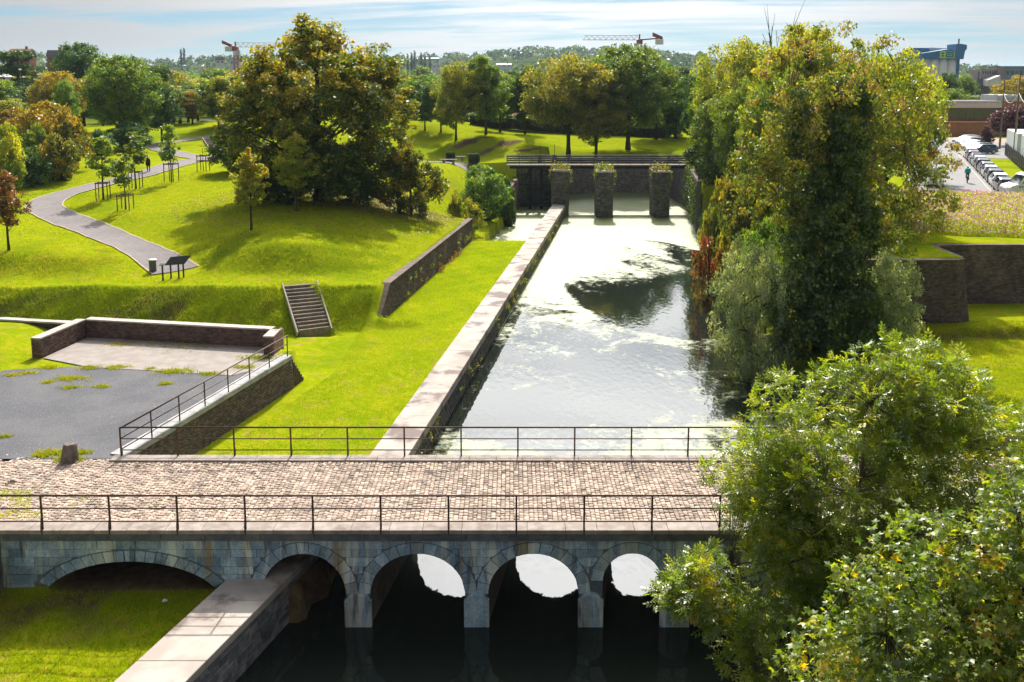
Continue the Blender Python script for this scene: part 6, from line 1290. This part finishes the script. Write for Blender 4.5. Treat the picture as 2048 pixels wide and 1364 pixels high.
# --- ash
r=np.random.default_rng(51)
ells=[(8.7,23.7,2.9,3.3,2.3,3.2,1.),(10.4,23.8,5.3,1.7,1.6,1.5,.36),(5.5,23.0,.35,1.6,1.2,1.0,.22),(7.2,22.6,-.5,2.3,1.7,1.5,.4),(6.9,23.6,2.4,1.6,1.6,1.7,.25),(4.6,23.2,.0,.9,.8,.5,.07),(5.0,23.8,3.15,.35,.3,.2,.012),(11.6,23.6,3.2,2.3,2,2.4,.4),(13.2,23.6,2.4,1.8,1.8,2.8,.3),(9.2,22.3,.6,2.8,1.4,2.0,.45)]
T_,O_=ell_pts(r,ells,2500,.33,1.0,2.,.42)
per=8; n=len(T_)*per; ti=np.repeat(np.arange(len(T_)),per)
rd_=unit(O_[ti]*.55+r.normal(size=(n,3))*.75+np.array([0,0,.10])); base_=T_[ti]+r.normal(size=(n,3))*.03; Ll=r.uniform(.19,.33,n)
nl=unit(np.array([0,0,1.])+r.normal(size=(n,3))*.45); side=unit(np.cross(nl,rd_)); nl=unit(np.cross(rd_,side))
Cs=[];As=[];Ns=[];Ls=[]
for k,(t0,s) in enumerate(((.35,-1),(.35,1),(.64,-1),(.64,1),(.90,-1),(.90,1),(1.0,0))):
    ax=unit(rd_*(.62 if s else 1.)+side*s*.85-nl*.22*abs(s)); ln=Ll*(.44 if s else .5)
    pt_=base_+rd_*(Ll*t0)[:,None]-nl*(Ll*.16*t0**2)[:,None]; Cs.append(pt_+ax*(ln*.5)[:,None]); As.append(ax); Ns.append(nl); Ls.append(ln)
C=np.concatenate(Cs);A=np.concatenate(As);Nn=np.concatenate(Ns);Ln=np.concatenate(Ls)
tint=np.clip(r.random(len(T_))**1.4*.75+.05,0,1); gold=((T_-np.array([5.0,23.,-.1]))**2).sum(1)<.30; tint[gold]=.97
tv=np.clip(np.tile(tint[ti]+r.normal(0,.12,n),7),0,1)
V,F=leaf_quads(C,A,Nn,Ln,Ln*.38,.25)
ash=thing('ash_tree','leafy ash tree with narrow leaflets in front of the bridge','tree',(9.4,23.6,-2.4)); OA=Matrix.Translation((-9.4,-23.6,2.4))
reloc(npo('crown',V,F,LASH,ash,{'tint':np.repeat(tv,4)}),OA); reloc(link(bpy.data.objects.new('trunk',limb_mesh((9.4,23.6,-2.8),(9.0,23.6,.9),T_,O_,22,.13,m_bark_l,7,.004)),ash),OA)
ks=T_[(T_[:,2]>1.5)&(T_[:,0]>7)][::9]; 
for q in ks[:20]:
    nk=40; C=q+r.normal(size=(nk,3))*np.array([.05,.05,.10])-np.array([0,0,.15]); V,F=leaf_quads(C,np.tile([0,0,-1.],(nk,1))+r.normal(size=(nk,3))*.3,r.normal(size=(nk,3)),np.full(nk,.05),np.full(nk,.012)); reloc(npo('seed_cluster',V,F,LBR,ash,{'tint':np.repeat(r.random(nk)*.5,4)}),OA)
# --- sycamore
r=np.random.default_rng(52)
ells=[(9.2,15.2,2.3,3.9,2.2,3.2,1.),(6.7,15.4,2.6,1.9,1.6,2.2,.45),(9.8,15.6,5.0,2.4,1.5,1.3,.3),(11.,15,3,2.5,2,3,.3),(10.2,15.8,5.9,2.0,1.3,1.1,.25),(7.6,15.8,4.2,1.9,1.3,1.6,.35)]
T_,O_=ell_pts(r,ells,3000,.20,.9,4.,.34)
per=6; n=len(T_)*per; ti=np.repeat(np.arange(len(T_)),per); ax=unit(O_[ti]*.5+r.normal(size=(n,3))*.7+np.array([0,-.15,-.25])); base_=T_[ti]+r.normal(size=(n,3))*.07+ax*.06
nl=unit(np.array([0,-.15,1.])+r.normal(size=(n,3))*.5+O_[ti]*.3); Lw=r.uniform(.10,.19,n)
def syc_geo(base_,ax,nl,Lw):
    side=unit(np.cross(nl,ax)); nl=unit(np.cross(ax,side)); n=len(base_); Q=[]
    c=base_+ax*(Lw*.30)[:,None]
    def P(a,b,h): return base_+ax*(Lw*a)[:,None]+side*(Lw*b)[:,None]-nl*(Lw*h)[:,None]
    lob=[((.30,-.22),(.02,-.42),(.05,-.12)),((.62,-.20),(.62,-.56),(.30,-.26)),((.62,.20),(1.,.0),(.62,-.20)),((.30,.26),(.62,.56),(.62,.20)),((.05,.12),(.02,.42),(.30,.22))]
    out_=[]
    for p,t_,q in lob: out_.append(np.stack([c,P(*q,.03),P(*t_,.16),P(*p,.03)],1))
    V=np.stack(out_,1).reshape(-1,3); return V,np.arange(len(V)).reshape(-1,4)
dist=np.linalg.norm(base_-np.array([0,0,ZC]),axis=1); px_=CX+base_[:,0]/(base_[:,1]*_c-(base_[:,2]-ZC)*_s)*F_PX; py_=CY-(base_[:,1]*_s+(base_[:,2]-ZC)*_c)/(base_[:,1]*_c-(base_[:,2]-ZC)*_s)*F_PX
inv=(px_<2040)&(py_<1355); near=np.argsort(np.where(inv,dist/Lw,1e9))[:300]; rest=np.setdiff1d(np.arange(n),near)
tint=np.clip(r.random(len(T_))**1.5*.8+.35*(fnoise(T_[:,0],T_[:,2],.9,5.)>.45)*(r.random(len(T_))<.6),0,1)
tv=np.clip(tint[ti]+r.normal(0,.12,n),0,1)
V,F=syc_geo(base_[rest],ax[rest],nl[rest],Lw[rest]); syc=thing('sycamore_tree','broad-leaved sycamore filling the lower right corner','tree',(9.5,15.4,-2.)); OS=Matrix.Translation((-9.5,-15.4,2.))
reloc(tag(npo('crown',V,F,LSYC,syc,{'tint':np.repeat(tv[rest],20)}),kind='stuff'),OS); reloc(link(bpy.data.objects.new('trunk',limb_mesh((9.5,15.4,-2.5),(9.2,15.4,.4),T_[::2],O_[::2],20,.15,m_bark,9,.005)),syc),OS)
lv=[]
for k in range(6):
    V,F=syc_geo(np.zeros((1,3)),np.array([[1.,0,0]]),unit(np.array([[0.,.1*(k-3),1.]])),np.ones(1)); lv.append(np_mesh('leaf',V,F,LSYC,{'tint':np.full(20,[.05,.25,.4,.55,.7,.95][k])}))
for i in near:
    a=Vector(ax[i]).normalized(); s=Vector(nl[i]).cross(a).normalized(); u=a.cross(s).normalized(); me=lv[int(min(5,tv[i]*6))]
    o=link(bpy.data.objects.new('leaf',me),syc); M4=Matrix((( a.x,s.x,u.x,0),(a.y,s.y,u.y,0),(a.z,s.z,u.z,0),(0,0,0,1))); o.matrix_world=Matrix.Translation(Vector(base_[i])-Vector(syc.location))@M4@Matrix.Scale(float(Lw[i]),4)
# ================================================= GRASS, FLOWERS, WEEDS
m_blade=leafmat('grass_blade',[(0,(.20,.29,.004)),(.5,(.33,.40,.004)),(.85,(.45,.46,.008)),(1,(.52,.45,.06))],trans=.5,gloss=.03,tcol=(1.25,1.2,.5))
m_wildb=leafmat('wild_grass_blade',[(0,(.14,.21,.008)),(.5,(.28,.36,.010)),(.85,(.42,.44,.015)),(1,(.46,.36,.08))],trans=.45,gloss=.03)
def blades(name,label,x,y,h,w,mat,seed,per=3,spread=.04,wild=0.,parent=None,zf=None):
    r=np.random.default_rng(seed); n=len(x); X_=np.repeat(x,per)+r.normal(0,spread,n*per); Y_=np.repeat(y,per)+r.normal(0,spread,n*per)
    Z_=(hgt(X_,Y_) if zf is None else np.full(len(X_),zf)); m_=len(X_); hh=h*r.uniform(.5,1.35,m_); ww=w*r.uniform(.7,1.3,m_); a=r.random(m_)*6.283; dx,dy=np.cos(a),np.sin(a); lx,ly=r.normal(0,.45,m_)*hh,r.normal(0,.45,m_)*hh
    P=np.stack([np.c_[X_-dx*ww/2,Y_-dy*ww/2,Z_-.02],np.c_[X_+dx*ww/2,Y_+dy*ww/2,Z_-.02],np.c_[X_+lx,Y_+ly,Z_+hh]],1)
    t_=np.clip(np.repeat(r.random(n)*.5+.22+.25*fnoise(x,y,2.3,seed)+.22*fnoise(x,y,.7,seed+3)+.22*fnoise(x,y,7.,1.),per)+r.normal(0,.15,m_),0,1)
    o=npo(name,P.reshape(-1,3),np.arange(m_*3).reshape(-1,3),mat,parent,{'tint':np.repeat(t_,3)}); return tag(o,label,'grass',kind='stuff')
def scatter(n,x0,x1,y0,y1,f,seed):
    r=np.random.default_rng(seed); x=r.uniform(x0,x1,n); y=r.uniform(y0,y1,n); k=f(x,y); return x[k],y[k]
def onpath(x,y):
    k=np.zeros(len(x),bool)
    for a,b in list(zip(PW[:-1],PW[1:]))+list(zip(BR[:-1],BR[1:])):
        d=np.array([b.x-a.x,b.y-a.y]); u=np.clip(((x-a.x)*d[0]+(y-a.y)*d[1])/(d@d),0,1); k|=np.hypot(x-a.x-u*d[0],y-a.y-u*d[1])<1.75
    return k
lawnf=lambda x,y:(x<xl(y)-.05)&((y<55)|(x>rwx(y)+.1))&(x>plx(np.minimum(y,47))+1.0)&(y<87)
x,y=scatter(90000,-14,2,32.6,56,lawnf,61); blades('lawn_grass','short bright grass of the moat lawn behind the bridge',x,y,.065,.022,m_blade,62,2)
x,y=scatter(60000,-9,2,56,87,lawnf,63); blades('lawn_grass','short bright grass of the far moat lawn',x,y,.07,.035,m_blade,64,2)
x,y=scatter(14000,-17,-8,19.5,26.7,lambda x,y:x<fwl(y)-.02,65); blades('lawn_grass','grass below the first arch in front of the bridge',x,y,.10,.02,m_blade,66,3)
def steep(x,y,lo=.10,hi=.34,seed=5):
    g=np.hypot(hgt(x,y+.35)-hgt(x,y-.35),hgt(x+.35,y)-hgt(x-.35,y))/.7
    return np.random.default_rng(seed).random(len(x))<sstep(lo,hi,g+.10*fnoise(x,y,.9,2.))
stf=lambda x,y:(~((np.abs(x-(-11.6-.62*(y-54.6)))<1.25)&(y>53.5)&(y<58.6)))
x,y=scatter(52000,-44,-7.4,53.0,58.8,lambda x,y:(x<rwx(y)-.6)&stf(x,y),67); k=steep(x,y); x,y=x[k],y[k]; blades('bank_grass','tufted rough grass on the bank behind the low wall',x,y,.12,.03,m_wildb,68,3,.06)
x,y=scatter(60000,-46,-7.,58.8,72,lambda x,y:(x<rwx(y)-1.)&(~onpath(x,y)),69); k=steep(x,y,.14,.42); x,y=x[k],y[k]; blades('bank_grass','rough grass on the small slopes below the young trees',x,y,.14,.035,m_wildb,70,3,.06)
x,y=scatter(100000,-46,-4.5,58,100,lambda x,y:(x<rwx(y)-.6)&(~onpath(x,y)),71); blades('lawn_grass','mown grass of the upper lawn around the trees',x,y,.08,.05,m_blade,72,1,.03)
x,y=scatter(60000,13,36,36,56.6,lambda x,y:(x>rbank(y)+1.6),73); blades('lawn_grass','grass of the right-hand meadow below the bastion',x,y,.09,.03,m_blade,74,2)
x,y=scatter(12000,12,20,38,57,lambda x,y:(x>rbank(y)+.1)&(x<rbank(y)+3.4),79); blades('bank_grass','tall rank grass on the right canal bank',x,y,.35,.03,m_wildb,80,3,.08)
x,y=scatter(9000,20,36,53,56.4,lambda x,y:np.abs(y-(53.75+.11*(x-24)))<.5,75); blades('bank_grass','tufts along the earth step below the bastion',x,y,.16,.03,m_wildb,76,3,.05)
# flower meadow
r=np.random.default_rng(81); n=52000; x=r.uniform(26.5,50,n); y=r.uniform(64,88,n); k=(y>66.5-.15*(x-27))&(y<86.5)&(x>26.8+.25*(y-66)); x,y=x[k],y[k]; n=len(x); z=hgt(x,y); hh=(r.uniform(.25,.95,n))*sstep(-.2,.9,y-(66.5-.15*(x-27)))
C=np.c_[x,y,z+hh]; V,F=leaf_quads(C,np.tile([0,0,1.],(n,1))+r.normal(size=(n,3))*.35,r.normal(size=(n,3)),r.uniform(.18,.38,n),r.uniform(.03,.08,n))
tag(npo('meadow_plants',V,F,m_blade,None,{'tint':np.repeat(np.clip(r.normal(.6,.25,n),0,1),4)}),'tall green stems of the wildflower meadow','plants',kind='stuff')
m_fl=leafmat('flower_petals',[(0,(.82,.76,.66)),(.4,(.82,.55,.60)),(.75,(.75,.28,.50)),(1,(.60,.10,.40))],trans=.4,gloss=.02,tcol=(1.1,.9,.9))
s=r.choice(n,20000,replace=False); C=np.c_[x[s],y[s],z[s]+r.uniform(.75,1.1,len(s))*np.minimum(1,.2+hh[s])]; V,F=leaf_quads(C,r.normal(size=(len(s),3)),np.tile([0,-.35,1.],(len(s),1))+r.normal(size=(len(s),3))*.4,r.uniform(.10,.19,len(s)),r.uniform(.10,.18,len(s)),.05)
tag(npo('flower_heads',V,F,m_fl,None,{'tint':np.repeat(np.clip(r.random(len(s)),0,1),4)}),'pink and white flower heads of the meadow beside the street','flowers',kind='stuff')
# weeds in the gravel, on the setts and on the walls
sp=[]
for px,py,wx0,nn_ in ((350,743,1.0,220),(420,748,.5,90),(140,757,.8,160),(205,773,.4,60),(232,735,.7,120),(175,736,.6,90),(300,738,.3,40),(330,768,.3,60),(140,775,.5,70),(100,735,.6,90),(25,750,.6,60),(60,745,.5,60),(520,716,1.0,260),(490,735,.6,120),(95,765,.3,40),(10,873,.3,40),(115,905,.8,170),(160,905,.4,80),(140,918,.55,190),(85,912,.4,60),(240,690,.8,80),(400,690,2.5,160),(330,684,2.,120)):
    p=G(px,py,.02); r=np.random.default_rng(px+py); sp.append(np.c_[p.x+r.normal(0,wx0*.45,nn_),p.y+r.normal(0,wx0*.22,nn_)])
sp=np.concatenate(sp); blades('weeds','grass weeds sprouting through the gravel yard',sp[:,0],sp[:,1],.09,.03,m_blade,83,4,.05,zf=.03)
r=np.random.default_rng(84); q=np.c_[r.uniform(-18,-13.2,1500),r.uniform(27.5,29.5,1500)]; q=q[(fnoise(q[:,0],q[:,1],.8,4.)>.1)&(q[:,0]<-13.4-r.random(len(q))*2)]; blades('weeds','grass patch growing over the setts at the left end of the bridge',q[:,0],q[:,1],.07,.025,m_blade,85,4,.04,zf=.0)
q=np.c_[r.uniform(-14,6,2600),r.uniform(27.4,31.8,2600)]; q=q[fnoise(q[:,0],q[:,1],.55,7.)>.62]; blades('weeds','moss and grass in the joints of the setts',q[:,0],q[:,1],.025,.03,m_blade,86,3,.05,zf=-.005)
def wall_weed(label,pts,mat,seed,ls=.10,n=26,sp_=.16):
    r=np.random.default_rng(seed); P=np.repeat(np.array(pts),n,0); C=P+r.normal(size=P.shape)*sp_*np.array([.5,1,.8]); m_=len(C); V,F=leaf_quads(C,r.normal(size=(m_,3))+np.array([.4,0,-.2]),r.normal(size=(m_,3))+np.array([.8,0,.5]),ls*r.uniform(.6,1.4,m_),ls*.6*r.uniform(.6,1.3,m_))
    tag(npo('wall_plants',V,F,mat,None,{'tint':np.repeat(r.random(m_),4)}),label,'plants',kind='stuff')
rr_=random.Random(9); wall_weed('small plants rooted in the face of the canal wall',[(xr(y_)+.04,y_,rr_.uniform(-2.6,-1.7)) for y_ in [rr_.uniform(38,62) for _ in range(10)]+[rr_.uniform(62,104) for _ in range(34)]],LY,91)
wall_weed('climbing plants on the dark retaining wall',[(rwx(y_)+.05,y_,rr_.uniform(-1.5,-.3)) for y_ in [rr_.uniform(63,76) for _ in range(14)]+[rr_.uniform(77,86) for _ in range(12)]],LY,92,.12)
wall_weed('dry reddish plants along the foot of the retaining wall',[(rwx(y_)+.25,y_,-1.45) for y_ in [rr_.uniform(72,82) for _ in range(14)]],LBR,93,.14)

# fallen leaves under the big maple and on the paths
r=np.random.default_rng(95); n=2600; a=r.random(n)*6.283; q=np.sqrt(r.random(n))*11; p=G(638,398,2.8); x=p.x+np.cos(a)*q*1.1; y=p.y+np.sin(a)*q-1.5; k=(x<rwx(y)-.7); x,y=x[k],y[k]; n=len(x); C=np.c_[x,y,hgt(x,y)+.05]
V,F=leaf_quads(C,r.normal(size=(n,3))*np.array([1,1,.15]),np.tile([0,0,1.],(n,1))+r.normal(size=(n,3))*.25,r.uniform(.10,.2,n),r.uniform(.08,.15,n)); tag(npo('fallen_leaves',V,F,LBR,None,{'tint':np.repeat(r.random(n),4)}),'brown fallen leaves scattered under the huge maple','leaves',kind='stuff')

r=random.Random(77)
def quay_x(y_): return float(np.interp(y_,[100.5,107.5,120,134],[19.7,20.7,22.2,21.9]))
wall_weed('ivy hanging over the right quay wall',[(quay_x(y_)-.15,y_,r.uniform(-1.8,2.5)) for y_ in [r.uniform(100,119) for _ in range(90)]],LI,96,.22,46,.45)
wall_weed('ivy and ferns on the lock head wall',[(r.uniform(.2,2.0),121.0,r.uniform(-1.5,2.5)) for _ in range(16)]+[(r.uniform(4.,5.6),121.0,r.uniform(-2.5,0)) for _ in range(6)],LG,98,.2,40,.35)
# ================================================= HAZE
m_haze,t=newmat('haze_air'); pv=nd(t,'ShaderNodeVolumePrincipled'); pv.inputs['Color'].default_value=(.62,.80,1.,1); pv.inputs['Density'].default_value=.00008; pv.inputs['Anisotropy'].default_value=.2
o_=nd(t,'ShaderNodeOutputMaterial'); L(t,pv.outputs[0],o_.inputs['Volume'])
tag(MB().box((-5800,-39,-6),(5800,8500,110)).build('haze',m_haze),'thin blue distance haze over the whole place','haze',kind='stuff')
